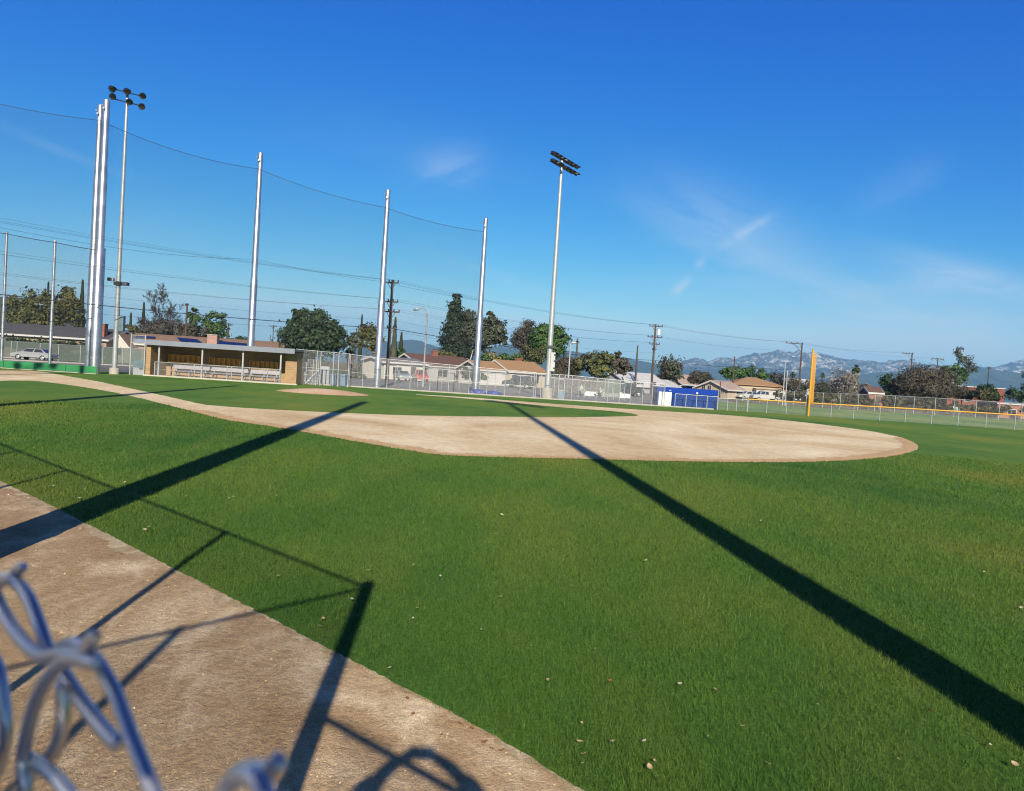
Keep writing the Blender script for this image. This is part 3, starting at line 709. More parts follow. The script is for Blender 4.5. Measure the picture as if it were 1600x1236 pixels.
# ---------------------------------------------------------------- floodlight poles
def floodlight(parent, c, face, r=.26, L=.50):
    """bowl shaped sports lamp, its axis along face"""
    c = Vector(c); f = Vector(face).normalized()
    mb = MB(); mb.tube([c - f * L * .55, c - f * L * .5, c - f * L * .25, c + f * L * .1, c + f * L * .42], [r * .25, r * .42, r * .75, r * .95, r], 14)
    # visor over the upper half of the mouth
    x = f.cross(Vector((0, 0, 1))).normalized(); y = x.cross(f)
    vs = []; n = 9
    for i in range(n):
        a = math.pi * i / (n - 1); ra = x * math.cos(a) + y * math.sin(a)
        vs += [c + f * L * .42 + ra * r, c + f * (L * .42 + L * .55 * math.sin(a)) + ra * r * 1.02]
    mb.add(vs, [(2 * i, 2 * i + 1, 2 * i + 3, 2 * i + 2) for i in range(n - 1)])
    h = mb.build('floodlight', M_BLACK, parent, smooth=True)
    mb = MB(); mb.tube([c + f * (L * .425), c + f * (L * .435)], r * .93, 14); mb.build('lens', M_LENS, h)
    return h
def light_pole(name, base, H, r, label, rows, bar_dir, bar_len, count, face, ped=.9, extra=None, lamp=.26):
    b = Vector(base); t = thing(name, label, 'light pole', b, 'stadium light poles')
    mb = MB(); mb.lathe(b, [(r, .0), (r * .92, H * .2), (r * .6, H * .8), (r * .5, H)], 18); mb.build('pole', M_POLEW, t, smooth=True)
    mb = MB(); mb.lathe(b, [(r * 1.9, -.05), (r * 1.9, ped * .92), (r * 1.8, ped), (r * 1.0, ped + .002)], 18); mb.build('pedestal', M_CONC, t, smooth=True)
    bd = Vector(bar_dir).normalized(); f = Vector(face).normalized()
    for z in rows:
        mb = MB(); mb.bar(b + bd * (-bar_len / 2) + Vector((0, 0, z)), b + bd * (bar_len / 2) + Vector((0, 0, z)), .07, .07)
        mb.bar(b + Vector((0, 0, z - .25)), b + f * .18 + Vector((0, 0, z)), .07, .07)
        mb.build('crossarm', M_BLACK, t)
        for i in range(count):
            s = -bar_len / 2 + bar_len * i / (count - 1) + (random.uniform(-.16, .16) if count < 5 else 0)
            floodlight(t, b + bd * s + f * .30 + Vector((0, 0, z + .02 + (random.uniform(-.12, .12) if count < 5 else 0))), f + Vector((0, 0, -.55)) + bd * random.uniform(-.8, .8), lamp)
    mb = MB(); mb.lathe(b, [(r * .52, rows[0] - .5), (r * .52, rows[-1] + .2), (r * .2, rows[-1] + .3)], 14); mb.build('pole_top', M_GALV, t, smooth=True)
    return t
# left one, two rows of three
bl_ = base_at(171, 62.5); mid = W(185, 370, 62.5); bl_ = Vector((mid.x + .18, 62.5, 0)); HL = top_z(199, 152, 62.5)
tL = light_pole('light_pole', bl_, HL, .20, 'slim stadium light pole with six dark lamps and cameras, by the net pole pair', [top_z(202, 160, 62.5), top_z(207, 145, 62.5)], (math.cos(R(40)), math.sin(R(40)), 0), 2.15, 3, (.5, -.87, 0), .5, lamp=.26)
zc = top_z(183, 443, 62.5)
mb = MB(); mb.box(bl_.x - .25, bl_.x + .25, bl_.y - .3, bl_.y + .2, zc - .14, zc + .1); mb.build('bracket', M_BLACK, tL); mb = MB(); mb.bar((bl_.x - .5, bl_.y - .25, zc + .2), (bl_.x + .9, bl_.y - .25, zc + .05), .05, .05); mb.build('crossarm', M_BLACK, tL)
for dx, dz, m_ in ((-.42, .27, M_POLEW), (.75, -.02, M_BLACK)):
    mb = MB(); mb.box(bl_.x + dx - .26, bl_.x + dx + .2, bl_.y - .5, bl_.y - .1, zc + dz - .13, zc + dz + .13); h_ = mb.build('security_light', m_, tL, bevel=.02)
    mb = MB(); mb.box(bl_.x + dx - .2, bl_.x + dx + .14, bl_.y - .515, bl_.y - .5, zc + dz - .1, zc + dz + .1); mb.build('lens', M_LENS, h_)
zb = top_z(178, 505, 62.5)
mb = MB(); mb.box(bl_.x + .22, bl_.x + .62, bl_.y - .2, bl_.y + .2, zb - .62, zb + .62); mb.build('electric_box', pm('box_bluegrey', (.10, .17, .21), (.085, .14, .175), 2, .5), tL, bevel=.02)
# right one, two rows of eight
mid = W(866, 440, 70.0); br_ = Vector((mid.x, 70.0, 0)); HR = top_z(879, 262, 70)
tR = light_pole('light_pole', br_, HR, .27, 'stadium light pole with two rows of eight lamps, before the round green tree', [top_z(879, 262, 70), top_z(884, 251, 70)], (math.cos(R(60)), math.sin(R(60)), 0), 4.5, 7, (.87, -.5, 0), .95, lamp=.185)
zb = top_z(859, 560, 70)
mb = MB(); mb.box(br_.x + .12, br_.x + .52, br_.y - .28, br_.y + .2, zb - 1.15, zb + .55); mb.build('ballast_box', pm('box_grey', (.36, .38, .39), (.31, .33, .34), 2, .5), tR, bevel=.02)
mb = MB()
for dz in (-.85, -.2, .35, -1.3): mb.box(br_.x + .40, br_.x + .56, br_.y - .36, br_.y - .28, zb + dz - .06, zb + dz + .06)
mb.box(br_.x - .3, br_.x + .3, br_.y - .34, br_.y + .3, zb + .95, zb + 1.15); mb.bar((br_.x - .2, br_.y - .36, zb + 1.02), (br_.x + .75, br_.y - .36, zb + .95), .08, .12)
mb.build('conduit_fitting', M_BLACK, tR)
# the one behind and right of the camera, whose shadow runs out over the infield
HB = 27.4; lampz = 26.4
sa, sb_ = G(752, 626.3), G(858, 639); ja = G(797, 631.6)
off = SDIR * (lampz * COT)
bb = ja - off; bdir = (sb_ - sa); bdir.z = 0; bl2 = bdir.length
light_pole('light_pole', bb, HB, .29, 'stadium light pole casting the long shadow from the lower right to the infield', [lampz, lampz + 1.1], bdir, min(bl2, 6.0), 8, (-bdir.y, bdir.x, 0), .9, lamp=.24)
# and one by the first base side, its lamps shading the green wall
q = SF(-32.0, 26.0); light_pole('light_pole', q, 20.0, .2, 'stadium light pole on the near side, shading the green backstop wall', [18.9, 19.6], (1, .1, 0), 2.6, 3, (.3, .95, 0), .5, lamp=.33)

# ---------------------------------------------------------------- the photographer and the phone
ph = thing('phone', 'dark smartphone held up over the fence, seen only by its shadow', 'phone', (0, -.01, 2.2))
mb = MB(); mb.box(-.115, .035, -.0135, -.0055, 2.198, 2.275); mb.build('case', M_BLACK, ph, bevel=.003)
mb = MB(); mb.box(-.107, .027, -.0142, -.0136, 2.202, 2.271); mb.build('screen', M_GLASS, ph)
SKIN = pm('skin', (.50, .30, .21), (.44, .25, .17), 30, .55); CLOTH = pm('navy_cloth', (.03, .04, .07), (.02, .028, .05), 60, .9); DENIM = pm('denim', (.05, .07, .12), (.035, .05, .09), 80, .9); HAIR = pm('dark_hair', (.02, .014, .010), (.012, .009, .007), 90, .7)
def skin_obj(name, nodes, edges, m, parent, root=0, lv=1):
    me = bpy.data.meshes.new(name); me.from_pydata([n_[:3] for n_ in nodes], edges, []); o = bpy.data.objects.new(name, me); COL.objects.link(o)
    off = origin_of(parent) if parent else Vector((0, 0, 0))
    for v in me.vertices: v.co = v.co - off
    o.parent = parent
    sk = o.modifiers.new('skin', 'SKIN'); sk.use_smooth_shade = True
    if not me.skin_vertices: 
        bm = bmesh.new(); bm.from_mesh(me); bm.verts.layers.skin.verify(); bm.to_mesh(me); bm.free()
    for i, n_ in enumerate(nodes):
        me.skin_vertices[0].data[i].radius = (n_[3], n_[4] if len(n_) > 4 else n_[3]); me.skin_vertices[0].data[i].use_root = (i == root)
    s = o.modifiers.new('sub', 'SUBSURF'); s.levels = lv; s.render_levels = lv
    me.materials.append(m); return o
def figure():
    t = thing('person', 'photographer behind the fence, arms raised to hold the phone, seen as a shadow', 'person', (.05, -.5, 0))
    X, Yb = .05, -.52
    nodes = [(X, Yb, .95, .13, .10), (X, Yb, 1.15, .125, .09), (X, Yb + .01, 1.35, .15, .10), (X, Yb + .02, 1.46, .09, .07), (X, Yb + .03, 1.54, .055, .055), (X, Yb + .06, 1.62, .075, .085), (X, Yb + .06, 1.72, .075, .085), (X, Yb + .05, 1.775, .045, .05)]
    edges = [(i, i + 1) for i in range(7)]
    def chain(start, pts):
        k = start
        for p in pts:
            nodes.append(p); edges.append((k, len(nodes) - 1)); k = len(nodes) - 1
        return k
    sl = chain(3, [(X - .17, Yb + .02, 1.45, .06), (X - .40, Yb + .20, 1.66, .048), (-.47, -.22, 1.84, .055), (-.31, -.14, 2.06, .050), (-.20, -.06, 2.18, .038)])
    sr = chain(3, [(X + .17, Yb + .02, 1.45, .06), (X + .32, Yb + .18, 1.66, .048), (.38, -.25, 1.90, .052), (.26, -.13, 2.10, .046), (.12, -.055, 2.20, .036)])
    hl = chain(sl, [(-.135, -.04, 2.225, .055)]); hr = chain(sr, [(.062, -.036, 2.225, .055)])
    for h, sg, xe in ((hl, 1, -.113), (hr, -1, .033)):
        hx, hy_, hz = nodes[h][:3]
        for i, (dz, ln) in enumerate(((.018, .05), (.004, .056), (-.012, .052), (-.027, .042))):
            chain(h, [(hx + sg * .012, hy_ + .022, hz + dz, .0085), (hx + sg * (.012 + ln * .5), hy_ + .036 * .5, hz + dz + .006, .008), (xe + sg * (.012 + .006 * i % 3), -.022, hz + dz + .004, .007)])
        chain(h, [(hx + sg * .006, hy_ - .012, hz - .022, .0095), (hx + sg * .03, hy_ - .006, hz - .034, .009)])
    for sg in (-1, 1):
        chain(0, [(X + sg * .10, Yb, .88, .085), (X + sg * .11, Yb + .02, .48, .055), (X + sg * .12, Yb - .02, .10, .042), (X + sg * .13, Yb + .10, .03, .035), (X + sg * .135, Yb + .17, .028, .028)])
    body = skin_obj('body', nodes, edges, SKIN, t)
    tn = [(X, Yb, .93, .15, .115), (X, Yb, 1.15, .145, .11), (X, Yb + .01, 1.34, .17, .12), (X, Yb + .02, 1.45, .11, .09), (X, Yb + .03, 1.50, .07, .07)]
    te = [(0, 1), (1, 2), (2, 3), (3, 4)]
    def tch(start, pts):
        k = start
        for p in pts: tn.append(p); te.append((k, len(tn) - 1)); k = len(tn) - 1
    tch(3, [(X - .17, Yb + .02, 1.45, .076), (X - .40, Yb + .20, 1.66, .064), (-.47, -.22, 1.84, .058), (-.31, -.14, 2.06, .076), (-.25, -.09, 2.13, .066)])
    tch(3, [(X + .17, Yb + .02, 1.45, .076), (X + .32, Yb + .18, 1.66, .064), (.38, -.25, 1.90, .064), (.26, -.13, 2.10, .070), (.18, -.085, 2.16, .060)])
    skin_obj('jacket', tn, te, CLOTH, t)
    ln = [(X, Yb, .96, .145, .11)]; le = []
    for sg in (-1, 1):
        k = 0
        for p in ((X + sg * .10, Yb, .86, .10), (X + sg * .11, Yb + .02, .48, .072), (X + sg * .12, Yb - .02, .10, .062)):
            ln.append(p); le.append((k, len(ln) - 1)); k = len(ln) - 1
    skin_obj('trousers', ln, le, DENIM, t)
    mb = MB(); c_ = (X, Yb + .035, 1.70); mb.lathe(c_, [(.088, -.06), (.098, 0), (.09, .06), (.06, .10), (.02, .118)], 18); mb.build('hair', HAIR, t, smooth=True)
figure()
# ================================================================ BUILT THINGS ACROSS THE FIELD
def PZ(px, py, Y): return W(px, py, Y)
# ---------------------------------------------------------------- green backstop wall
Yw = 60.0
M_GREEN = pm('green_padding', (.012, .18, .055), (.009, .135, .040), 1.2, .55)
xw0, xw1 = W(-140, 560, Yw).x, W(152, 575, Yw).x
hw = W(76, 568, Yw).z
t = thing('backstop_wall', 'low green padded wall round the backstop at the left', 'wall', ((xw0 + xw1) / 2, Yw, 0))
mb = MB(); mb.box(xw0, xw1, Yw + .06, Yw + .26, -.02, hw - .05); mb.build('wall', M_CONC, t)
n = 6
for i in range(n):
    a = xw0 + (xw1 - xw0) * i / n; b_ = xw0 + (xw1 - xw0) * (i + 1) / n
    mb = MB(); mb.box(a + .012, b_ - .012, Yw - .06, Yw + .055, .06, hw); mb.build('pad', M_GREEN, t, bevel=.03)
mb = MB(); mb.box(xw0, xw1, Yw - .10, Yw + .04, -.01, .055); mb.build('curb', M_CONC, t)

# ---------------------------------------------------------------- home side dugout
def block_mat(name, c1, c2, mort, sc=1.0):
    m, nt, b = new_mat(name); p = opos(nt)
    s = N(nt, 'ShaderNodeSeparateXYZ'); lk(nt, p, s.inputs[0]); cv = N(nt, 'ShaderNodeCombineXYZ')
    lk(nt, mth(nt, 'ADD', s.outputs[0], s.outputs[1]), cv.inputs[0]); lk(nt, s.outputs[2], cv.inputs[1])
    br = N(nt, 'ShaderNodeTexBrick'); br.inputs['Scale'].default_value = sc; br.inputs['Mortar Size'].default_value = .012; br.inputs['Brick Width'].default_value = .4; br.inputs['Row Height'].default_value = .2
    br.inputs['Color1'].default_value = (*c1, 1); br.inputs['Color2'].default_value = (*c2, 1); br.inputs['Mortar'].default_value = (*mort, 1)
    lk(nt, cv.outputs[0], br.inputs['Vector']); lk(nt, mix(nt, .5, br.outputs[0], ramp(nt, noise(nt, p, 2.2, 4), [(.3, (.75, .75, .75)), (.7, (1.15, 1.15, 1.15))]), 'MULTIPLY'), b.inputs['Base Color']); b.inputs['Roughness'].default_value = .9
    bump(nt, b, br.outputs['Fac'], -.4, .01); return m
M_CMU = block_mat('tan_block', (.32, .21, .11), (.27, .175, .09), (.19, .135, .08))
M_BRICKP = block_mat('pink_brick', (.36, .20, .17), (.30, .165, .14), (.34, .28, .25), 2.2)
M_BRICKR = block_mat('red_brick', (.24, .075, .045), (.19, .06, .036), (.22, .16, .13), 2.2)
M_FASC = pm('grey_fascia', (.155, .18, .22), (.135, .155, .19), 1.0, .6); M_FASCD = pm('grey_roofing', (.20, .21, .22), (.16, .17, .18), 1, .8)
Yd = 63.6
dx0, dx1 = W(227, 560, Yd).x, W(459, 575, Yd).x
d = thing('dugout', 'tan block dugout with grey flat roof, cubbies and benches inside', 'dugout', ((dx0 + dx1) / 2, Yd, 0))
Dd = 3.0; ZR = 2.62
mb = MB(); mb.box(dx0, dx1, Yd + Dd, Yd + Dd + .2, 0, ZR + .1); mb.build('back_wall', M_CMU, d)
mb = MB(); mb.box(dx0, dx0 + .42, Yd + .02, Yd + Dd, 0, ZR + .02); mb.build('end_wall', M_CMU, d)
mb = MB(); mb.box(dx1 - .95, dx1, Yd + .9, Yd + 1.1, 0, ZR + .02); mb.box(dx1 - .2, dx1, Yd + 1.1, Yd + Dd, 0, ZR + .02); mb.build('end_wall', M_CMU, d)
mb = MB(); mb.box(dx0 + .1, dx1 + .1, Yd - .35, Yd - .29, ZR - .09, ZR + .32); mb.build('fascia', M_FASC, d, bevel=.01)
mb = MB(); mb.box(dx0 + .1, dx1 + .1, Yd - .285, Yd + Dd + .5, ZR + .12, ZR + .30); mb.build('roof', M_FASCD, d)
mb = MB(); mb.box(dx0, dx1, Yd - .02, Yd + Dd, -.02, .05); mb.box(dx0, dx1 + .4, Yd - .30, Yd - .03, -.02, .10); mb.build('slab', pm('pale_slab', (.42, .38, .31), (.35, .32, .26), 2, .9), d)
for px in (247, 314.5, 378, 437):
    x = XB(px, Yd + .05); mb = MB(); mb.box(x - .06, x + .06, Yd - .0, Yd + .12, .05, ZR + .11); mb.build('post', M_POLEW, d)
M_CUB = pm('varnished_plywood', (.78, .44, .10), (.64, .34, .07), 3, .5)
for pa, pb_, ya, yb in ((267, 314, 555.5, 566.5), (330, 377, 560.5, 571.5), (392.5, 436, 565.5, 576)):
    Yc = Yd + Dd; A_ = W(pa, (ya + yb) / 2 - 1, Yc); B_ = W(pb_, (ya + yb) / 2 + 1.3, Yc); z0, z1 = (A_.z + B_.z) / 2 - .31, (A_.z + B_.z) / 2 + .31
    mb = MB(); dp = .42; mb.box(A_.x, B_.x, Yc - .02, Yc - .004, z0, z1)
    mb.box(A_.x, B_.x, Yc - dp - .06, Yc - .021, z0 - .04, z0); mb.box(A_.x, B_.x, Yc - dp, Yc - .021, z1, z1 + .025)
    for i in range(7):
        x = A_.x + (B_.x - A_.x) * i / 6; mb.box(x - .014, x + .014, Yc - dp, Yc - .022, z0 + .001, z1 - .001)
    mb.box(A_.x, B_.x, Yc - dp - .085, Yc - dp - .061, z0 - .05, z0 + .05)
    mb.build('cubby_shelf', M_CUB, d)
M_ALU = pm('bench_aluminium', (.24, .23, .27), (.19, .185, .215), 2, .5, .2)
for i, (pa, pb_) in enumerate(((269, 326), (328, 386), (388, 436))):
    xa, xb = W(pa, 580, Yd + 2.2).x, W(pb_, 585, Yd + 2.2).x; w = xb - xa
    bt = thing('dugout_bench', ('grey aluminium bench with backrest in the dugout below the first wooden cubbies', 'grey aluminium bench with backrest in the dugout below the middle wooden cubbies', 'grey aluminium bench with backrest in the dugout below the last wooden cubbies')[i], 'bench', ((xa + xb) / 2, Yd + 2.2, .05), 'benches in the dugout')
    mb = MB(); mb.box(xa, xb, Yd + 1.85, Yd + 2.25, .46, .51); mb.build('seat', M_ALU, bt, bevel=.008)
    mb = MB(); mb.add([(xa, Yd + 2.30, .68), (xb, Yd + 2.30, .68), (xb, Yd + 2.42, 1.0), (xa, Yd + 2.42, 1.0), (xa, Yd + 2.35, .67), (xb, Yd + 2.35, .67), (xb, Yd + 2.47, .99), (xa, Yd + 2.47, .99)], [(0, 1, 2, 3), (7, 6, 5, 4), (0, 4, 5, 1), (2, 6, 7, 3), (1, 5, 6, 2), (0, 3, 7, 4)]); mb.build('backrest', M_ALU, bt)
    for q in (.1, .5, .9):
        x = xa + w * q; mb = MB(); mb.bar((x, Yd + 1.9, .05), (x, Yd + 1.95, .46), .06, .06); mb.bar((x, Yd + 2.28, .05), (x, Yd + 2.40, .95), .06, .06); mb.bar((x, Yd + 1.92, .42), (x, Yd + 2.31, .42), .05, .06); mb.build('leg', M_ALU, bt)
M_LAMPT = pm('lamp_cover', (.70, .66, .62), (.68, .66, .63), 3, .4)
for px, py in ((276, 541), (332, 545.5), (389, 550.5)):
    q = W(px, py, Yd + .6); mb = MB(); mb.box(q.x - .55, q.x + .55, Yd + .5, Yd + .72, ZR + .02, ZR + .115); mb.build('ceiling_lamp', M_LAMPT, d, bevel=.02)
# low rail fence in front of the dugout
rf = thing('dugout_rail', 'low chain-link rail fence along the open front of the dugout', 'fence', (XB(330, Yd - .5), Yd - .5, 0))
xs = [XB(p_, Yd - .15) for p_ in (241, 303, 354, 361, 417, 436)]; mb = MB()
for x in xs:
    mb = MB(); mb.tube([(x, Yd - .15, .09), (x, Yd - .15, 1.18)], .035, 10); mb.build('post', M_GALV, rf, smooth=True)
mb = MB(); mb.tube([(xs[0], Yd - .15, 1.18), (xs[-1], Yd - .15, 1.18)], .024, 8); mb.tube([(xs[0], Yd - .15, .6), (xs[-1], Yd - .15, .6)], .012, 6); mb.build('top_rail', M_GALV, rf, smooth=True)
uvpanel('chain_link', M_LINK, [((xs[0], Yd - .15, 0), (xs[-1], Yd - .15, 0), .1, 1.18, .1, 1.18)], rf)
# gate with blue-grey panels left of the dugout
g = thing('dugout_gate', 'tall gate frame with blue-grey panels at the left end of the dugout', 'gate', (XB(213, Yd), Yd, 0))
gx = [XB(202.5, Yd - .1), XB(224.5, Yd - .1)]
zt = W(205, 521, Yd).z
for x, dzz in ((gx[0], 0), (gx[1], -.05)):
    mb = MB(); mb.tube([(x, Yd - .1, 0), (x, Yd - .1, zt + dzz)], .055, 12); mb.build('post', M_POLEW, g, smooth=True)
M_BLUEG = pm('bluegrey_panel', (.15, .21, .29), (.12, .17, .24), 1.5, .5); M_TEAL = pm('teal_panel', (.075, .14, .18), (.06, .11, .14), 2, .5); M_GREYP = pm('pale_grey_panel', (.28, .29, .31), (.24, .25, .27), 2, .6)
z_ = lambda py, px=213: W(px, py, Yd).z
mb = MB(); mb.box(gx[0] + .09, gx[1] - .09, Yd + .05, Yd + .12, z_(535), z_(529)); mb.build('sign_panel', M_BLUEG, g)
mb = MB(); mb.tube([(gx[0], Yd - .1, z_(536)), (gx[1], Yd - .1, z_(536))], .03, 8); mb.tube([(gx[0], Yd - .1, z_(524)), (gx[1], Yd - .1, z_(524))], .03, 8); mb.build('crossbar', M_POLEW, g)
uvpanel('chain_link', M_LINK, [((gx[0], Yd - .1, 0), (gx[1], Yd - .1, 0), .05, zt - .1, .05, zt - .1)], g)
lk_ = thing('equipment_locker', 'grey equipment box with teal lid behind the dugout gate', 'storage box', ((gx[0] + gx[1]) / 2, Yd + .5, 0))
mb = MB(); mb.box(gx[0] + .1, gx[1] - .12, Yd + .2, Yd + .9, 0, z_(574)); mb.build('box', M_GREYP, lk_, bevel=.02)
mb = MB(); mb.box(gx[0] + .08, gx[1] - .1, Yd + .16, Yd + .92, z_(574), z_(570)); mb.box(gx[0] + .08, gx[1] - .1, Yd + .3, Yd + .92, z_(569), z_(562)); mb.build('lid', M_TEAL, lk_, bevel=.02)
mb = MB(); mb.box(gx[1] - .5, gx[1] - .25, Yd + .15, Yd + .195, .48, .58); mb.build('handle', M_BLACK, lk_)

# ---------------------------------------------------------------- chain-link fences
def post_fence(name, label, ptsz, pxposts, Y, r=.032, mat_link=None, rails=(1,), group=None, z0=.02, post_mat=None, rail_mat=None, rail_r=.022, rz=None):
    """ptsz: list of (px, py_top) giving the top line; posts at the columns pxposts; Y constant or a function of px"""
    Yf = Y if callable(Y) else (lambda p_: Y)
    top = lambda p_: np.interp(p_, [a for a, _ in ptsz], [b_ for _, b_ in ptsz])
    pos = lambda p_: (XB(p_, Yf(p_)), Yf(p_), W(p_, float(top(p_)), Yf(p_)).z)
    c = pos((pxposts[0] + pxposts[-1]) / 2)
    t = thing(name, label, 'fence', (c[0], c[1], 0), group)
    for p_ in pxposts:
        x, y, z = pos(p_); mb = MB(); mb.tube([(x, y, -.02), (x, y, z + .04)], r, 10); mb.build('post', post_mat or M_GALV, t, smooth=True)
    k = [pos(p_) for p_ in np.linspace(pxposts[0], pxposts[-1], max(2, int((pxposts[-1] - pxposts[0]) / 40)))]
    for i_, fr in enumerate(rails):
        mb = MB(); mb.tube([(x, y, z * fr + (rz or 0)) for x, y, z in k], rail_r if fr == 1 else rail_r * .7, 8)
        mb.build('top_rail' if fr == 1 else 'middle_rail', rail_mat or M_GALV, t, smooth=True)
    uvpanel('chain_link', mat_link or M_LINK, [((a[0], a[1] + .03, 0), (b_[0], b_[1] + .03, 0), z0, a[2], z0, b_[2]) for a, b_ in zip(k[:-1], k[1:])], t)
    return t
Yf = 67.75
post_fence('chain_link_fence', 'tall chain-link bullpen fence beside the right end of the dugout', [(455, 545), (545, 553)], [461, 469, 493, 499, 519, 527, 543], 66.0, .045, rails=(1, .5))
post_fence('chain_link_fence', 'chain-link fence in front of the street and parked cars, between bullpen and light pole', [(545, 553.5), (566, 557.5), (700, 570), (860, 584.5)], [545, 566, 604, 640, 671, 700, 732, 760, 788, 836], Yf, .035, rails=(1, .45))
post_fence('chain_link_fence', 'chain-link fence from the light pole to the blue dugout', [(836, 583), (873, 585), (1000, 597.5), (1050, 601), (1062, 602)], [833, 844, 892, 912, 931, 948.5, 967, 984, 1003, 1018, 1037], Yf, .035)
# narrow gate frame
gt = thing('fence_gate', 'narrow walk gate with blue-grey kick panel in the fence right of the light pole', 'gate', (XB(875, Yf - .1), Yf - .1, 0))
for px in (871.5, 880.5):
    x = XB(px, Yf - .1); mb = MB(); mb.tube([(x, Yf - .1, 0), (x, Yf - .1, W(px, 585, Yf).z)], .06, 12); mb.build('post', M_POLEW, gt, smooth=True)
xa, xb = XB(871.5, Yf - .1), XB(880.5, Yf - .1)
mb = MB(); mb.tube([(xa, Yf - .1, 1.75), (xb, Yf - .1, 1.75)], .03, 8); mb.tube([(xa, Yf - .1, .85), (xb, Yf - .1, .85)], .03, 8); mb.build('crossbar', M_POLEW, gt)
mb = MB(); mb.box(xa + .07, xb - .07, Yf - .12, Yf - .08, .1, .8); mb.build('kick_panel', M_BLUEG, gt)
# second fence line of the street side behind it
post_fence('chain_link_fence', 'plain chain-link fence along the far side of the service yard', [(590, 569), (860, 590), (1040, 605)], [617, 652, 690, 717, 749, 773, 812, 850, 865, 903, 922, 958, 975], 79.0, .03, rails=(1,), mat_link=M_LINKF)
post_fence('chain_link_fence', 'low chain-link fence right of the blue dugout up to the yellow rail', [(1119, 622), (1185, 625)], [1121, 1136, 1150, 1167], 67.9, .035, z0=.02)
Yo = lambda p_: 67.3 - 2.3 * (p_ - 1262) / 338.0
po = [1168, 1197.5, 1228, 1298, 1333, 1374, 1414, 1455, 1496.5, 1540, 1585, 1632]
post_fence('outfield_fence', 'low outfield chain-link fence with yellow guard along the top', [(1165, 623.5), (1262, 629.5), (1440, 639.5), (1600, 649), (1640, 652)], po, Yo, .03, rail_mat=M_YELLOW, rail_r=.055)
# perimeter fence beyond the outfield
Yp = lambda p_: float(np.interp(p_, [1120, 1290, 1600, 1700], [118, 106, 97, 95]))
post_fence('chain_link_fence', 'long perimeter fence beyond the outfield lawn, before the dark shrubs', [(1150, 607), (1215, 610.5), (1290, 614), (1400, 618.5), (1500, 624), (1600, 631), (1640, 633)], [1160, 1187, 1216, 1240, 1259, 1285, 1312, 1340, 1366, 1397, 1427, 1460, 1490, 1524, 1560, 1595, 1632], Yp, .04, mat_link=M_LINKF)
# green screened fence along the street at the left
post_fence('screen_fence', 'chain-link fence with green privacy screen behind the silver car', [(-60, 529), (17, 533), (90, 538), (205, 545)], [-60, -20, 17, 26, 62, 91, 125, 160, 191, 225], 97.0, .05, mat_link=M_LINKD)
post_fence('screen_fence', 'chain-link fence with dark green screen panel beyond the service yard', [(944, 592), (968, 594)], [944, 956, 968], 82.0, .03, mat_link=M_LINKD)

# ---------------------------------------------------------------- foul pole
fx = W(1266.5, 600, 67.0).x
fp = thing('foul_pole', 'bright yellow foul pole with mesh wing, rising from the outfield fence', 'foul pole', (fx, 67.0, 0))
fz = W(1270, 546, 67).z
mb = MB(); mb.lathe((fx, 67.0, 0), [(.085, -.02), (.085, fz), (.03, fz + .04)], 16); mb.build('pole', M_YELLOW, fp, smooth=True)
w0, w1 = W(1266, 628, 67).z, W(1272, 553, 67).z
mb = MB()
mb.tube([(fx + .40, 67.25, w0), (fx + .40, 67.25, w1)], .035, 10)
for z in np.linspace(w0 + .03, w1 - .02, 6): mb.tube([(fx, 67.0, z), (fx + .40, 67.25, z)], .022, 8)
mb.build('wing_frame', M_YELLOW, fp, smooth=True)
uvpanel('wing_mesh', M_LINKY, [((fx + .08, 67.05, 0), (fx + .38, 67.24, 0), w0, w1, w0, w1)], fp)

# ---------------------------------------------------------------- blue dugout
M_BLUE = pm('royal_blue_paint', (.004, .036, .27), (.003, .030, .225), 1.5, .5, spec=.1); M_BLUEL = pm('blue_canvas', (.012, .040, .19), (.010, .033, .16), 1.5, .7, spec=.05)
Yb0 = 68.5
x0, x1 = W(1027, 620, Yb0).x, W(1120.5, 625, Yb0).x
za, zb2 = W(1027, 605, Yb0).z, W(1120, 612.5, Yb0).z; ztop_ = (za + zb2) / 2 + .10
bd_ = thing('blue_dugout', 'low royal blue dugout with white door panel behind the far fence', 'dugout', ((x0 + x1) / 2, Yb0, 0))
mb = MB(); mb.box(x0, x1, Yb0 + .05, Yb0 + 2.3, -.02, ztop_ - .5); mb.build('wall', M_BLUEL, bd_)
mb = MB(); mb.box(x0 - .05, x1 + .05, Yb0 - .02, Yb0 + 2.4, ztop_ - .5, ztop_); mb.build('fascia', M_BLUE, bd_, bevel=.02)
xa, xb = W(1029, 620, Yb0).x, W(1049, 622, Yb0).x
mb = MB(); mb.box(xa, xb, Yb0 - .06, Yb0 + .04, .02, ztop_ - .42); mb.build('door_panel', M_WHITEP, bd_, bevel=.01)
q = W(1089, 612.5, Yb0); mb = MB(); mb.lathe((q.x, Yb0 - .08, q.z - .12), [(.04, -.10), (.10, -.04), (.10, .05), (.05, .1)], 10); mb.build('lamp', M_WHITEP, bd_)
q = W(1047, 610, Yb0); mb = MB(); mb.box(q.x - .1, q.x + .1, Yb0 - .035, Yb0 - .021, q.z - .05, q.z + .04); mb.build('name_plate', M_GREYP, bd_)
post_fence('chain_link_fence', 'low chain-link fence in front of the blue dugout', [(1052, 615), (1121, 620)], [1054, 1071, 1087.5, 1104, 1120.5], 67.6, .035, mat_link=link_mat('chain_link_open', .05, .018, (.20, .24, .30), .3, .6))
fl = W(1036, 635, 67.6)
# white fence brace seen against the door
mb = MB(); 

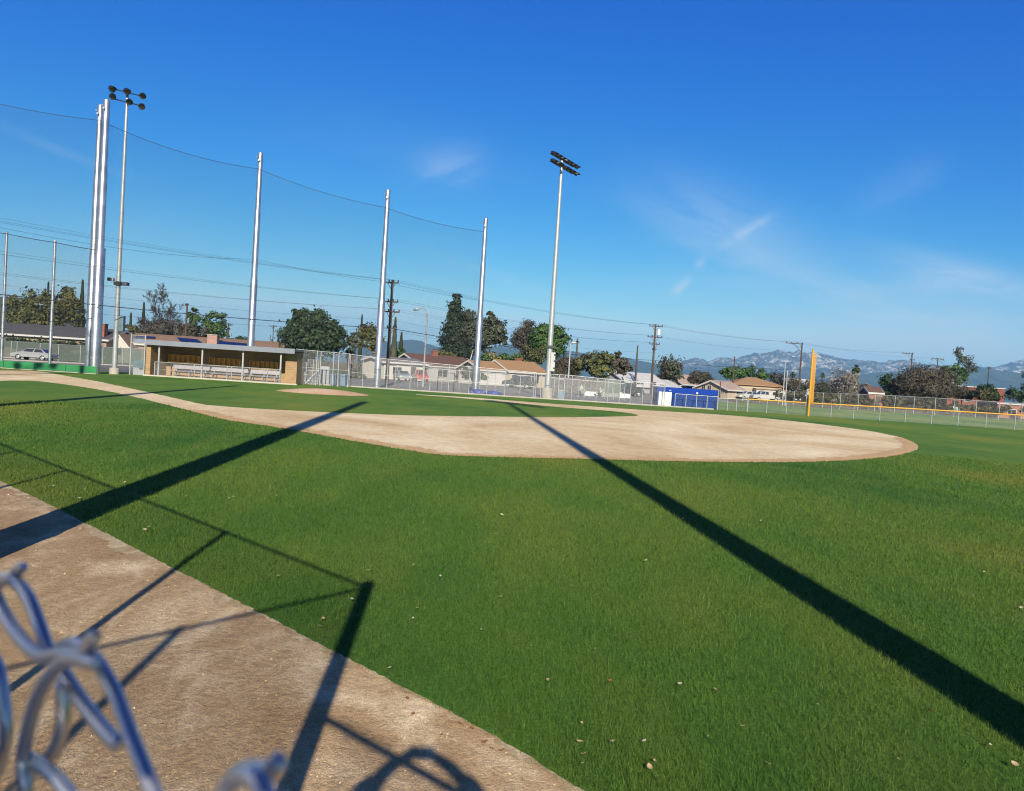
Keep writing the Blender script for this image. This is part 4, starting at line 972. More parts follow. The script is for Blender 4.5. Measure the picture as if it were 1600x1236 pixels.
# ---------------------------------------------------------------- bullpen things
for k, (pa, pb_, yt, lab) in enumerate(((464, 478, 566, 'galvanised practice screen with mesh, leaning in the bullpen beside the dugout'), (480, 497, 561, 'taller galvanised practice screen in the middle of the bullpen'))):
    xa, xb = W(pa, 590, 67.0 + k * .5).x, W(pb_, 592, 67.0 + k * .5).x; Yq = 66.9 + k * .5; zq = W(pa, yt, Yq).z
    s = thing('practice_screen', lab, 'screen', ((xa + xb) / 2, Yq, 0), 'practice screens in the bullpen')
    mb = MB()
    for x in (xa, xb, (xa + xb) / 2): mb.tube([(x, Yq, 0), (x, Yq + .1, zq)], .035, 8)
    for z in (.3, zq * .55, zq): mb.tube([(xa, Yq + .05, z), (xb, Yq + .05, z)], .035, 8)
    mb.build('frame', M_POLEW, s, smooth=True)
    mb = MB(); mb.tube([(xa, Yq - .6, .03), (xa, Yq + .7, .03)], .03, 8); mb.tube([(xb, Yq - .6, .03), (xb, Yq + .7, .03)], .03, 8); mb.tube([(xa, Yq - .55, .03), (xb, Yq + .05, zq * .6)], .025, 8); mb.build('foot', M_POLEW, s, smooth=True)
    uvpanel('mesh', M_LINK, [((xa, Yq + .05, 0), (xb, Yq + .05, 0), .05, zq, .05, zq)], s)
for pa, pb_, ya, yb, lab in ((515, 525, 584, 604, 'slate blue padded bin behind the bullpen fence'), (528, 540, 584, 606, 'wider slate blue padded bin beside the first one in the bullpen')):
    Yq = 67.1; A_ = W(pa, yb, Yq); B_ = W(pb_, ya, Yq)
    s = thing('storage_bin', lab, 'bin', ((A_.x + B_.x) / 2, Yq + .4, 0), 'slate blue bins in the bullpen')
    mb = MB(); mb.box(A_.x, B_.x, Yq, Yq + .8, .06, B_.z - .12); mb.build('bin_body', pm('slate_blue', (.11, .17, .27), (.085, .13, .21), 2, .6), s, bevel=.03)
    mb = MB(); mb.box(A_.x - .03, B_.x + .03, Yq - .03, Yq + .83, B_.z - .12, B_.z - .04); mb.build('lid', M_BLUEG, s, bevel=.02)
    for x in (A_.x + .1, B_.x - .1): mb = MB(); mb.lathe((x, Yq + .15, .03), [(.05, -.03), (.06, 0), (.05, .03)], 10); mb.build('wheel', M_BLACK, s)
# grey equipment cupboard behind
A_ = W(500, 598, 69.2); B_ = W(515, 573, 69.2)
s = thing('equipment_cabinet', 'pale grey steel cabinet behind the bullpen bins', 'cabinet', ((A_.x + B_.x) / 2, 69.6, 0))
mb = MB(); mb.box(A_.x, B_.x, 69.2, 70.2, 0, B_.z); mb.build('body', M_GREYP, s, bevel=.02); mb = MB(); mb.box(A_.x + .06, (A_.x + B_.x) / 2 - .02, 69.17, 69.2, .1, B_.z - .1); mb.build('door', M_GREYP, s); mb = MB(); mb.box((A_.x + B_.x) / 2 + .02, B_.x - .06, 69.17, 69.2, .1, B_.z - .1); mb.build('door', M_GREYP, s)
# blue tarpaulin heaped at the pole foot
M_TARP = pm('blue_tarpaulin', (.022, .050, .26), (.014, .030, .16), 1.5, .5)
for cxp, wpx, hpx, lab in ((747, 13, 7, 'crumpled blue tarpaulin heaped round the foot of the silver net pole'), (771, 13, 6, 'crumpled blue tarpaulin roll lying right of the pole foot')):
    q = W(cxp, 616, 68.6); rx_ = wpx / FPX * 68.6; rg = random.Random(cxp); mb = MB(); vs = []; nu, nv = 26, 9
    for i in range(nv):
        for j in range(nu):
            a = 2 * math.pi * j / nu; e = math.pi / 2 * i / (nv - 1); k = 1 + .16 * math.sin(5 * a + 3 * e + cxp) + .12 * math.sin(9 * a - 4 * e) + rg.uniform(-.05, .05)
            vs.append((q.x + rx_ * math.cos(a) * math.cos(e) * k, 68.8 + .55 * math.sin(a) * math.cos(e) * k, .02 + hpx / FPX * 68.6 * math.sin(e) * k))
    mb.add(vs, [(i * nu + j, i * nu + (j + 1) % nu, (i + 1) * nu + (j + 1) % nu, (i + 1) * nu + j) for i in range(nv - 1) for j in range(nu)])
    o = mb.build('tarpaulin', M_TARP, smooth=True); tag(o, lab, 'tarpaulin', 'blue tarpaulins by the fence')
# dark wire goal/gate frame behind the fence
s = thing('field_goal_frame', 'dark upright frame standing behind the fence left of the tarpaulin', 'frame', (XB(695, 69), 69, 0))
mb = MB(); xa, xb = XB(683, 69), XB(708.5, 69); zq = W(690, 582, 69).z
mb.tube([(xa, 69, 0), (xa, 69, zq), (xb, 69, zq), (xb, 69, 0)], .04, 8); mb.build('frame', M_BLACK, s); uvpanel('netting', M_NET, [((xa, 69, 0), (xb, 69, 0), .02, zq, .02, zq)], s)

# ================================================================ HOUSES
M_ROOFK = pm('charcoal_shingle', (.060, .060, .066), (.042, .042, .047), 3, .9, bmp=.01, bscale=25)
M_ROOFB = pm('brown_shingle', (.20, .125, .085), (.15, .09, .06), 3, .9, bmp=.01, bscale=25)
M_ROOFR = pm('maroon_shingle', (.115, .060, .048), (.085, .045, .037), 3, .9, bmp=.01, bscale=25)
M_ROOFT = pm('tan_shingle', (.29, .175, .09), (.24, .14, .07), 3, .9, bmp=.01, bscale=25)
M_ROOFG = pm('grey_shingle', (.16, .15, .155), (.12, .115, .12), 3, .9, bmp=.01, bscale=25)
M_ROOFW = pm('white_roofing', (.44, .44, .44), (.36, .36, .37), 2, .8)
M_ROOFP = pm('pinkish_shingle', (.34, .25, .21), (.28, .21, .175), 3, .9)
M_STW = pm('white_stucco', (.44, .42, .39), (.39, .37, .345), 2, .9, bmp=.004, bscale=60); M_STC = pm('cream_stucco', (.38, .325, .25), (.335, .285, .22), 2, .9, bmp=.004, bscale=60)
M_STB = pm('tan_stucco', (.24, .18, .14), (.32, .24, .18), 2, .9); M_RED = pm('barn_red_paint', (.17, .048, .032), (.135, .04, .026), 2, .8); M_SALM = pm('salmon_block', (.24, .105, .075), (.20, .09, .06), 2, .9)
M_TRIMW = pm('white_trim', (.46, .45, .44), (.41, .40, .39), 3, .6); M_SOLAR = pm('solar_glass', (.012, .016, .055), (.008, .012, .04), 1, .15, .2)
def house(label, cx, cy, rot=0, name='house', group='houses along the street'):
    t = thing(name, label, 'house', (cx, cy, 0), group); t['_r'] = rot
    return t
def HT_(t):
    c, s = math.cos(t['_r']), math.sin(t['_r']); o = t.location
    return lambda p: (o.x + p[0] * c - p[1] * s, o.y + p[0] * s + p[1] * c, o.z + p[2])
def vol(t, x0, x1, y0, y1, eave, ridge, axis, wm, rm, over=.45, fascia=True):
    """one gabled volume in the house's own axes; ridge runs along axis"""
    T = HT_(t); th = .14
    mb = MB(); mb.T = T
    if axis == 'x':
        ym = (y0 + y1) / 2; mb.prism([(y0, -.02), (y1, -.02), (y1, eave), (ym, ridge - .02), (y0, eave)], 0, x0, x1)
    elif axis == 'y':
        xm = (x0 + x1) / 2; mb.prism([(x0, -.02), (x1, -.02), (x1, eave), (xm, ridge - .02), (x0, eave)], 1, y0, y1)
    else:
        mb.box(x0, x1, y0, y1, -.02, eave)
    mb.build('wall', wm, t)
    mb = MB(); mb.T = T
    if axis == 'hip':
        ins = min(x1 - x0, y1 - y0) / 2 * .9; ym = (y0 + y1) / 2; X0, X1, Y0, Y1 = x0 - over, x1 + over, y0 - over, y1 + over
        e = eave - .05
        vs = [(X0, Y0, e), (X1, Y0, e), (X1, Y1, e), (X0, Y1, e), (x0 + ins, ym, ridge), (x1 - ins, ym, ridge), (X0, Y0, e - .16), (X1, Y0, e - .16), (X1, Y1, e - .16), (X0, Y1, e - .16)]
        mb.add(vs, [(0, 1, 5, 4), (2, 3, 4, 5), (1, 2, 5), (3, 0, 4), (6, 9, 8, 7), (0, 6, 7, 1), (1, 7, 8, 2), (2, 8, 9, 3), (3, 9, 6, 0)])
        rf_ = mb.build('roof', rm, t)
    elif axis == 'flat':
        mb.box(x0 - over, x1 + over, y0 - over, y1 + over, eave, eave + .16); rf_ = mb.build('roof', rm, t); return rf_
    else:
        a0, a1, b0, b1 = (x0, x1, y0, y1) if axis == 'x' else (y0, y1, x0, x1)
        bm_ = (b0 + b1) / 2; sl = (ridge - eave) / (bm_ - b0); e = eave - sl * over
        prof = [(b0 - over, e), (bm_, ridge), (b1 + over, e), (b1 + over, e + th), (bm_, ridge + th * 1.1), (b0 - over, e + th)]
        mb.prism(prof, 0 if axis == 'x' else 1, a0 - over, a1 + over); rf_ = mb.build('roof', rm, t)
        if fascia:                                          # barge boards and the front gutter board
            mb = MB(); mb.T = T
            for a in (a0 - over - .06, a1 + over + .01):
                pr = [(b0 - over - .02, e - .14), (bm_, ridge - .16), (b1 + over + .02, e - .14), (b1 + over + .02, e + th - .02), (bm_, ridge + th - .03), (b0 - over - .02, e + th - .02)]
                mb.prism(pr, 0 if axis == 'x' else 1, a, a + .05)
            mb2 = [(b0 - over - .05, b0 - over - .005), (b1 + over + .005, b1 + over + .05)]
            for q0, q1 in mb2:
                if axis == 'x': mb.box(a0 - over, a1 + over, q0, q1, e - .12, e + th - .03)
                else: mb.box(q0, q1, a0 - over, a1 + over, e - .12, e + th - .03)
            mb.build('fascia', M_TRIMW, rf_)
    return rf_
def opening(t, face, u, z, w, h, kind='window', pos=0.0, m=None):
    """window, door or garage door on the house's front ('y-') or side ('x-', 'x+') face at local coordinate pos"""
    T = HT_(t); mb = MB(); mb.T = T
    def bx(m_, d0, d1, u0, u1, z0, z1):
        if face == 'y-': m_.box(u0, u1, pos - d1, pos - d0, z0, z1)
        elif face == 'x-': m_.box(pos - d1, pos - d0, u0, u1, z0, z1)
        else: m_.box(pos + d0, pos + d1, u0, u1, z0, z1)
    if kind == 'window':
        f = .07
        bx(mb, .003, .06, u - w / 2 - f, u + w / 2 + f, z - h / 2 - f, z - h / 2); bx(mb, .003, .06, u - w / 2 - f, u + w / 2 + f, z + h / 2, z + h / 2 + f)
        bx(mb, .003, .06, u - w / 2 - f, u - w / 2, z - h / 2, z + h / 2); bx(mb, .003, .06, u + w / 2, u + w / 2 + f, z - h / 2, z + h / 2); bx(mb, .003, .045, u - .02, u + .02, z - h / 2, z + h / 2)
        o = mb.build('window', M_TRIMW, t); mb = MB(); mb.T = T; bx(mb, .002, .02, u - w / 2, u + w / 2, z - h / 2, z + h / 2); mb.build('pane', M_GLASS, o)
    elif kind == 'garage_door':
        for i in range(4): bx(mb, .003, .05, u - w / 2, u + w / 2, z - h / 2 + h * i / 4 + .012, z - h / 2 + h * (i + 1) / 4)
        mb.build('garage_door', m or M_TRIMW, t)
    else:
        bx(mb, .003, .05, u - w / 2, u + w / 2, z - h / 2, z + h / 2); o = mb.build('door', m or pm('dark_door', (.07, .05, .04), (.05, .035, .03), 3, .5), t)
        mb = MB(); mb.T = T; bx(mb, .05, .09, u + w * .36, u + w * .42, z - .04, z + .04); mb.build('handle', M_GALV, o)
def chimney(t, x, y, w, d_, z0, z1, m):
    mb = MB(); mb.T = HT_(t); mb.box(x - w / 2, x + w / 2, y - d_ / 2, y + d_ / 2, z0, z1); o = mb.build('chimney', m, t)
    mb = MB(); mb.T = HT_(t); mb.box(x - w / 2 - .06, x + w / 2 + .06, y - d_ / 2 - .06, y + d_ / 2 + .06, z1, z1 + .12); mb.build('cap', M_CONC if m is not M_BRICKR else m, o)
def zat(px, py, Y): return W(px, py, Y).z

# 1 charcoal roofed bungalow at the left
Y1 = 104.0; xa, xb = W(-120, 520, Y1).x, W(166, 540, Y1).x
h = house('long bungalow with charcoal roof and white gutter behind the green screen fence', (xa + xb) / 2, Y1 + 4)
L = (xb - xa) / 2; ez = (zat(20, 523, Y1) + zat(125, 532, Y1)) / 2
vol(h, -L, L, -4, 5, ez + .25, (zat(60, 508.5, Y1 + 4.5) + zat(120, 513, Y1 + 4.5)) / 2, 'x', M_STB, M_ROOFK)
for u in (-9, -2, 5): opening(h, 'y-', u, 1.6, 1.6, 1.2, 'window', -4)
q = W(159, 515, Y1 + 1); chimney(h, q.x - h.location.x, -3.1, 1.3, .9, 2.5, zat(158, 507, Y1 + 1), M_BRICKR)
# 2 brown roofed house with solar panels behind the dugout
Y2 = 108.0; xa, xb = W(196, 530, Y2).x, W(462, 550, Y2).x; h = house('brown roofed house with blue solar panels and pink chimney behind the dugout', (xa + xb) / 2, Y2 + 4)
L = (xb - xa) / 2; rz = (zat(300, 526, Y2 + 4) + zat(400, 535, Y2 + 4)) / 2; ezz = 2.9
r2 = vol(h, -L, L, -4, 4, ezz, rz, 'x', pm('pinkish_wall', (.27, .17, .13), (.22, .14, .105), 2, .9), M_ROOFB)
gxa, gxb = W(168, 530, Y2 - 2).x - h.location.x, W(207, 535, Y2 - 2).x - h.location.x
vol(h, gxa, gxb, -6.2, 0, zat(204, 546, Y2 - 2), zat(188, 523, Y2 - 2), 'y', M_STW, M_ROOFB, over=.3)
opening(h, 'y-', -L + 3.4, 1.5, 1.2, 1.1, 'window', -4)
sl = (rz - ezz) / 4
def on_slope(px, py):                                       # where a pixel's ray meets the front roof plane
    d_ = ray(px, py); yf = h.location.y - 4; tt = (ezz + .16 - sl * yf - EYE.z) / (d_.z - sl * d_.y); return EYE + d_ * tt
for c4 in (((209, 525), (243, 527), (243, 529.5), (209, 529)), ((276, 528), (308, 531), (316, 536.5), (282, 534)), ((336, 533), (389, 538), (398, 543), (340, 539.5))):
    pts = [on_slope(*c_) for c_ in c4]; up = Vector((0, -sl, 1)).normalized(); mb = MB()
    lo = [p_ + up * .04 for p_ in pts]; hi = [p_ + up * .10 for p_ in pts]
    mb.add(lo + hi, [(3, 2, 1, 0), (4, 5, 6, 7), (0, 1, 5, 4), (1, 2, 6, 5), (2, 3, 7, 6), (3, 0, 4, 7)]); mb.build('solar_panel', M_SOLAR, r2)
q = W(333, 530, Y2 + 1); chimney(h, q.x - h.location.x, -2.9, 1.35, 1.0, 2.6, zat(333, 524, Y2 + 1), M_BRICKP)
# 3.. houses set square to the slanting street: near corner at px, L along the front, D of the gable
RS = R(40)
def corner_house(label, px, Y):
    return house(label, W(px, hor(px) + 10, Y).x, Y, RS)
h = corner_house('white house with grey roof and a gable facing left, behind the silver net pole', 600, 113)
vol(h, 0, 7.0, 0, 6.4, zat(600, 566, 113) + .1, zat(577, 557, 116), 'x', M_STW, M_ROOFG)
opening(h, 'y-', 2.2, 1.3, 1.5, 1.0, 'window', 0); opening(h, 'y-', 5, 1.05, .95, 2.0, 'door', 0)
q = W(548, 558, 114); ct = thing('brick_chimney', 'free red brick chimney with flared top left of the white gable', 'chimney', (q.x, 114, 0))
mb = MB(); mb.box(q.x - .42, q.x + .42, 113.6, 114.4, 0, q.z - .3); mb.build('shaft', M_BRICKR, ct); mb = MB(); mb.box(q.x - .62, q.x + .62, 113.4, 114.6, q.z - .3, q.z + .55); mb.build('flared_top', M_BRICKR, ct)
h = corner_house('white house with long maroon roof and small red chimney', 657, 119)
rz = zat(630, 552.5, 122); ezz = zat(657, 571, 119)
vol(h, 0, 10.5, 0, 8.4, ezz + .1, rz, 'x', M_STW, M_ROOFR)
vol(h, .4, 10.0, -1.6, -.5, 2.05, 2.05, 'flat', pm('porch_grey', (.30, .30, .31), (.25, .25, .26), 2, .9), M_ROOFG, over=.3)
opening(h, 'x-', 2.8, 1.3, 1.3, 1.0, 'window', 0); opening(h, 'x-', 5.6, 1.3, 1.3, 1.0, 'window', 0); opening(h, 'y-', 3, 1.3, 1.8, 1.1, 'window', -1.6); opening(h, 'y-', 6, 1.05, 1.0, 2.0, 'door', -1.6); opening(h, 'y-', 8.2, 1.3, 1.6, 1.1, 'window', -1.6)
chimney(h, 5.2, 4.2, .9, .8, rz - .3, rz + .75, M_BRICKR)
h = corner_house('cream house with tan roof, white garage door and twin gables', 796, 117)
rz = zat(774, 563, 120); ezz = zat(796, 580, 117)
vol(h, 0, 7.3, 0, 6.6, ezz + .1, rz, 'x', M_STC, M_ROOFT)
opening(h, 'y-', 1.0, 1.0, 1.0, 2.0, 'door', 0); opening(h, 'y-', 3.6, 1.25, .9, 1.3, 'window', 0); opening(h, 'y-', 5.2, 1.25, 1.4, 1.3, 'window', 0)
vol(h, -4.8, -.05, .8, 6.4, ezz + .05, zat(740, 564.5, 120), 'x', M_STW, M_ROOFT)
opening(h, 'y-', -2.4, .98, 3.2, 1.9, 'garage_door', .8)
chimney(h, 4.6, 3.6, .9, .7, rz - .3, rz + .45, M_BRICKR)
Yc = 128
h = corner_house('wide house with white roof behind the fence, left of the wooden utility pole', 985, Yc)
vol(h, 0, 9.6, 0, 7.6, zat(1003, 602, Yc), zat(990, 583, Yc + 4), 'x', M_GREYP, M_ROOFW)
opening(h, 'y-', 2.4, 1.15, 1.9, 1.0, 'window', 0); opening(h, 'y-', 6, 1.0, .95, 1.9, 'door', 0); opening(h, 'y-', 8, 1.15, 1.2, .9, 'window', 0)
vol(h, 9.8, 14.5, 1.5, 7, zat(1070, 607, 134) + .1, zat(1060, 596, 136), 'x', M_STW, M_ROOFW)
h = corner_house('low house with pinkish roof showing above the white roofed one', 1066, 158)
vol(h, 0, 7.5, 0, 6, zat(1066, 599, 158), zat(1056, 585.5, 161), 'x', M_STC, M_ROOFP)
h = corner_house('white stucco cottage with pinkish roof and gable facing left', 1137, 130)
vol(h, 0, 4.6, 0, 6.4, zat(1137, 608, 130), zat(1121, 595.5, 133), 'x', M_STC, M_ROOFP)
for u in (4.9, 3.7): opening(h, 'x-', u, zat(1111, 605, 132) - .1, .75, .75, 'window', 0)
opening(h, 'x-', 1.0, 1.2, .6, .6, 'window', 0); opening(h, 'y-', 3.0, 1.2, 1.0, 1.0, 'window', 0)
h = house('cream bungalow with brown hip roof and white porch, by the perimeter fence', W(1185, 605, 146).x, 150)
vol(h, -4.6, 4.4, -4, 4, zat(1185, 602, 146) + .1, zat(1175, 589.5, 150), 'hip', M_STC, M_ROOFT)
vol(h, -.8, 4.8, -5.5, -4.1, zat(1200, 609, 144), 0, 'flat', M_STW, M_ROOFT, over=.25)
opening(h, 'y-', .6, 1.0, 1.2, .9, 'window', -5.5); opening(h, 'y-', 3.2, 1.0, 1.8, .9, 'window', -5.5); opening(h, 'y-', -2.8, 1.1, 1.1, .9, 'window', -4)
h = house('small pale roofed house half hidden by dark trees left of the foul pole', W(1247, 600, 170).x, 172)
vol(h, -2.6, 2.4, -3, 3, zat(1247, 602, 170), zat(1250, 593, 172), 'x', pm('bluish_wall', (.45, .50, .58), (.4, .44, .5), 2, .8), M_ROOFW)
opening(h, 'y-', 0, 1.5, 1.0, .9, 'window', -3)
Yr = 150
h = house('long barn red building with white flat roof and dish behind the brown bush', W(1526, 612, Yr).x, Yr + 4, 0)
vol(h, -5.6, 5.4, -4, 4, zat(1510, 604.5, Yr), 0, 'flat', M_RED, M_ROOFW, over=.15)
opening(h, 'y-', -1.6, 2.6, 1.3, 1.1, 'window', -4); opening(h, 'y-', 2.6, 2.6, 1.3, 1.1, 'window', -4)
q = W(1487, 596, Yr + 1); mb = MB(); vs = []
dd = thing('satellite_dish', 'white satellite dish on the roof of the red building', 'dish', (q.x, Yr + 1, zat(1487, 603, Yr)))
mb.lathe((q.x, Yr + 1, zat(1487, 602.5, Yr)), [(.06, 0), (.06, .9)], 8); mb.build('mast', M_GALV, dd)
mb = MB(); mb.tube([(q.x - .1, Yr + 1.2, q.z - .1), (q.x - .04, Yr + 1.08, q.z - .04), (q.x, Yr + .9, q.z)], [.12, .42, .52], 16); mb.build('reflector', M_WHITEP, dd)
h = house('salmon shed with dark red roof behind the perimeter fence', W(1369, 618, 112).x, 113.5, 0, 'shed', None); h['category'] = 'shed'
vol(h, -1.05, 1.0, -1.5, 1.5, zat(1369, 614, 112), zat(1369, 606, 113), 'x', M_SALM, M_ROOFR, over=.12)
opening(h, 'y-', .2, 1.0, .8, 1.9, 'door', -1.5)
h = house('low pale roofed building at the right edge behind the bushes', W(1605, 632, 112).x, 115, 0)
vol(h, -3.6, 6, -2, 3, zat(1590, 632, 112) - .1, 0, 'flat', M_SALM, M_ROOFW, over=.2); opening(h, 'y-', -1.5, .9, 1.2, .7, 'window', -2)
# weathered board fence and low white wall beyond the service yard
mb = MB(); Ybf = 92.0; xa, xb = W(852, 600, Ybf).x, W(948, 605, Ybf).x; nbd = 60
t = thing('board_fence', 'weathered grey board fence under the bushes beyond the service yard', 'fence', ((xa + xb) / 2, Ybf, 0))
for i in range(nbd):
    a = xa + (xb - xa) * i / nbd; hz = zat(852 + 96 * i / nbd, 587.5 + 7 * i / nbd, Ybf) + random.uniform(-.05, .05); mb.box(a + .008, a + (xb - xa) / nbd - .008, Ybf + random.uniform(0, .02), Ybf + .04, .05, hz)
mb.build('boards', pm('weathered_board', (.12, .11, .11), (.07, .065, .07), 1.5, .9), t)
mb = MB(); mb.box(xa, xb, Ybf + .06, Ybf + .12, .5, .62); mb.box(xa, xb, Ybf + .06, Ybf + .12, 1.5, 1.62); mb.build('rail', M_WOODP, t)
xa, xb = W(912, 613, 90).x, W(985, 615, 90).x; mb = MB(); mb.box(xa, xb, 90, 90.25, -.02, .42); mb.box(xa - .03, xb + .03, 89.97, 90.28, .42, .48); o = mb.build('low_wall', M_WHITEP); tag(o, 'low white garden wall beyond the service yard', 'wall')
# ================================================================ CARS
M_TYRE = pm('tyre_rubber', (.02, .02, .021), (.014, .014, .015), 8, .85); M_RIM = pm('wheel_rim', (.45, .46, .47), (.36, .37, .38), 4, .35, .6); M_HEAD = pm('headlight_glass', (.40, .41, .41), (.55, .56, .57), 4, .15); M_TAILL = pm('tail_lamp', (.35, .02, .015), (.25, .015, .01), 4, .2)
def paint(name, c): return pm(name, c, tuple(v * .93 for v in c), 1.0, .28, .1)
def car(label, x, y, rot, m, kind='sedan', L=4.5, group='parked cars'):
    t = thing('parked_car', label, 'car', (x, y, -.01), group); c, s = math.cos(rot), math.sin(rot)
    T = lambda p: (x + p[0] * c - p[1] * s, y + p[0] * s + p[1] * c, -.01 + p[2]); w = .86; k = L / 4.5
    if kind == 'sedan': belt, roof, A, Bq = .92, 1.42, [(-1.75, .92), (-1.05, 1.40), (.45, 1.42), (1.15, .95)], None; hood = [(-2.2, .35), (-2.22, .7), (-2.15, .9), (-1.7, .96), (1.1, .98), (2.05, .80), (2.22, .62), (2.22, .35)]
    elif kind == 'suv': A = [(-2.1, 1.02), (-1.95, 1.68), (.5, 1.72), (1.2, 1.05)]; hood = [(-2.2, .38), (-2.24, .8), (-2.16, 1.04), (1.15, 1.08), (2.1, .95), (2.22, .7), (2.22, .38)]
    else: A = [(-.35, .98), (-.2, 1.66), (.75, 1.68), (1.3, 1.0)]; hood = [(-2.3, .42), (-2.32, 1.0), (-.4, 1.02), (1.25, 1.04), (2.15, .92), (2.25, .7), (2.25, .42)]
    mb = MB(); mb.T = T
    mb.prism([(px * k, pz) for px, pz in hood], 1, -w, w)
    vs = [(px * k, sy * (w - .03 - (.18 if i in (1, 2) else 0)), pz) for sy in (-1, 1) for i, (px, pz) in enumerate(A)]
    mb.add(vs, [(0, 1, 2, 3), (7, 6, 5, 4), (0, 4, 5, 1), (1, 5, 6, 2), (2, 6, 7, 3)])
    b = mb.build('body', m, t, bevel=.05)
    def win(pts):
        mb = MB(); mb.T = T; n_ = (Vector(pts[1]) - Vector(pts[0])).cross(Vector(pts[2]) - Vector(pts[0])).normalized() * .012
        cen = sum((Vector(p) for p in pts), Vector()) / len(pts)
        if n_.dot(cen - Vector((-.2, 0, 1.1))) < 0: n_ = -n_
        mb.add([Vector(p) + n_ for p in pts] + [Vector(p) - n_ for p in pts], [tuple(range(len(pts))), tuple(range(2 * len(pts) - 1, len(pts) - 1, -1))]); mb.build('window', M_GLASS, t)
    P = lambda i, sy, f=(0, 0): (A[i][0] * k, sy * (w - .03 - (.18 if i in (1, 2) else 0)), A[i][1])
    lerp = lambda a, b_, q: tuple(a[i] + (b_[i] - a[i]) * q for i in range(3))
    for sy in (-1, 1):
        q0, q1, q2, q3 = P(0, sy), P(1, sy), P(2, sy), P(3, sy); bm0, bm1 = lerp(q0, q3, .5), lerp(q1, q2, .42)
        win([lerp(lerp(q0, bm0, .14), lerp(q1, bm1, .1), .12), lerp(lerp(q0, bm0, .14), lerp(q1, bm1, .1), .86), lerp(lerp(q0, bm0, .94), lerp(q1, bm1, .94), .86), lerp(lerp(q0, bm0, .94), lerp(q1, bm1, .94), .12)])
        win([lerp(lerp(bm0, q3, .06), lerp(bm1, q2, .06), .12), lerp(lerp(bm0, q3, .06), lerp(bm1, q2, .06), .86), lerp(lerp(bm0, q3, .88), lerp(bm1, q2, .92), .86), lerp(lerp(bm0, q3, .88), lerp(bm1, q2, .92), .12)])
    for i0, i1 in ((0, 1), (3, 2)):
        a0, a1, b0_, b1_ = P(i0, -1), P(i0, 1), P(i1, -1), P(i1, 1); win([lerp(lerp(a0, a1, .1), lerp(b0_, b1_, .1), .1), lerp(lerp(a0, a1, .9), lerp(b0_, b1_, .9), .1), lerp(lerp(a0, a1, .9), lerp(b0_, b1_, .9), .88), lerp(lerp(a0, a1, .1), lerp(b0_, b1_, .1), .88)])
    for sx in (-1.35 * k, 1.38 * k):
        for sy in (-1, 1):
            mb = MB(); mb.T = T; mb.tube([(sx, sy * (w - .17), .32), (sx, sy * (w + .02), .32)], .32, 18); wh = mb.build('wheel', M_TYRE, t)
            mb = MB(); mb.T = T; mb.tube([(sx, sy * (w + .0205), .32), (sx, sy * (w + .035), .32)], [.20, .17], 14); mb.build('rim', M_RIM, wh)
    for sy in (-1, 1):
        mb = MB(); mb.T = T; mb.box(2.17 * k, 2.245 * k, min(sy * .5, sy * .8), max(sy * .5, sy * .8), .60, .74); mb.build('headlight', M_HEAD, t)
        mb = MB(); mb.T = T; mb.box(-2.26 * k, -2.19 * k, min(sy * .55, sy * .82), max(sy * .55, sy * .82), .68, .84); mb.build('tail_light', M_TAILL, t)
    mb = MB(); mb.T = T; mb.box(-2.29 * k, -2.16 * k, -w * .96, w * .96, .34, .52); mb.build('bumper', m, t, bevel=.03); mb = MB(); mb.T = T; mb.box(2.16 * k, 2.30 * k, -w * .96, w * .96, .34, .52); mb.build('bumper', m, t, bevel=.03)
    return t
car('silver sedan parked beyond the green backstop wall', W(54, 556, 92).x, 92.0, math.pi, paint('silver_paint', (.27, .28, .29)), 'sedan', 4.7)
car('red pickup facing out of the driveway of the maroon roofed house', W(656, 597, 110).x, 110, R(-75), paint('red_paint', (.30, .02, .02)), 'pickup', 4.8)
car('dark grey SUV parked before the cream house with tan roof', W(811, 603, 106).x, 106, R(160), paint('dark_grey_paint', (.05, .055, .06)), 'suv', 4.5)
car('white car parked by the cream bungalow, next to the porch', W(1168, 618, 132).x, 132, R(200), paint('white_car_paint', (.46, .46, .45)), 'sedan', 4.4)
car('white pickup parked in front of the cream bungalow porch', W(1196, 620, 128).x, 128, R(185), paint('white_car_paint', (.46, .46, .45)), 'pickup', 4.8)
car('dark hatchback behind the fence left of the blue dugout', W(980, 607, 100).x, 100, R(20), paint('charcoal_paint', (.03, .032, .036)), 'suv', 4.2)
car('white van shaped car showing above the blue dugout roof', W(1073, 606, 140).x, 140, R(25), paint('white_car_paint', (.46, .46, .45)), 'suv', 4.6)
car('grey sedan parked between the garage of the white house and the red pickup', W(628, 598, 107).x, 107, R(-70), paint('grey_paint', (.22, .24, .27)), 'sedan', 4.5)

# ================================================================ TREES
def leafm(name, c1, c2, c3):
    if name in MATS: return MATS[name]
    m, nt, b = new_mat(name); p = wpos(nt)
    f = noise(nt, p, .55, 4, .65); f2 = noise(nt, p, 3.5, 2, .6)
    c = ramp(nt, f, [(.32, c2), (.5, c1), (.68, c3)]); c = mix(nt, .5, c, ramp(nt, f2, [(.3, (.55, .55, .55)), (.7, (1.4, 1.4, 1.3))]), 'MULTIPLY')
    lk(nt, c, b.inputs['Base Color']); b.inputs['Roughness'].default_value = .6; b.inputs['Specular IOR Level'].default_value = .3
    tr = N(nt, 'ShaderNodeBsdfTranslucent'); lk(nt, c, tr.inputs[0]); ms = N(nt, 'ShaderNodeMixShader'); ms.inputs[0].default_value = .22
    lk(nt, b.outputs[0], ms.inputs[1]); lk(nt, tr.outputs[0], ms.inputs[2]); lk(nt, ms.outputs[0], nt.nodes['Material Output'].inputs[0])
    MATS[name] = m; return m
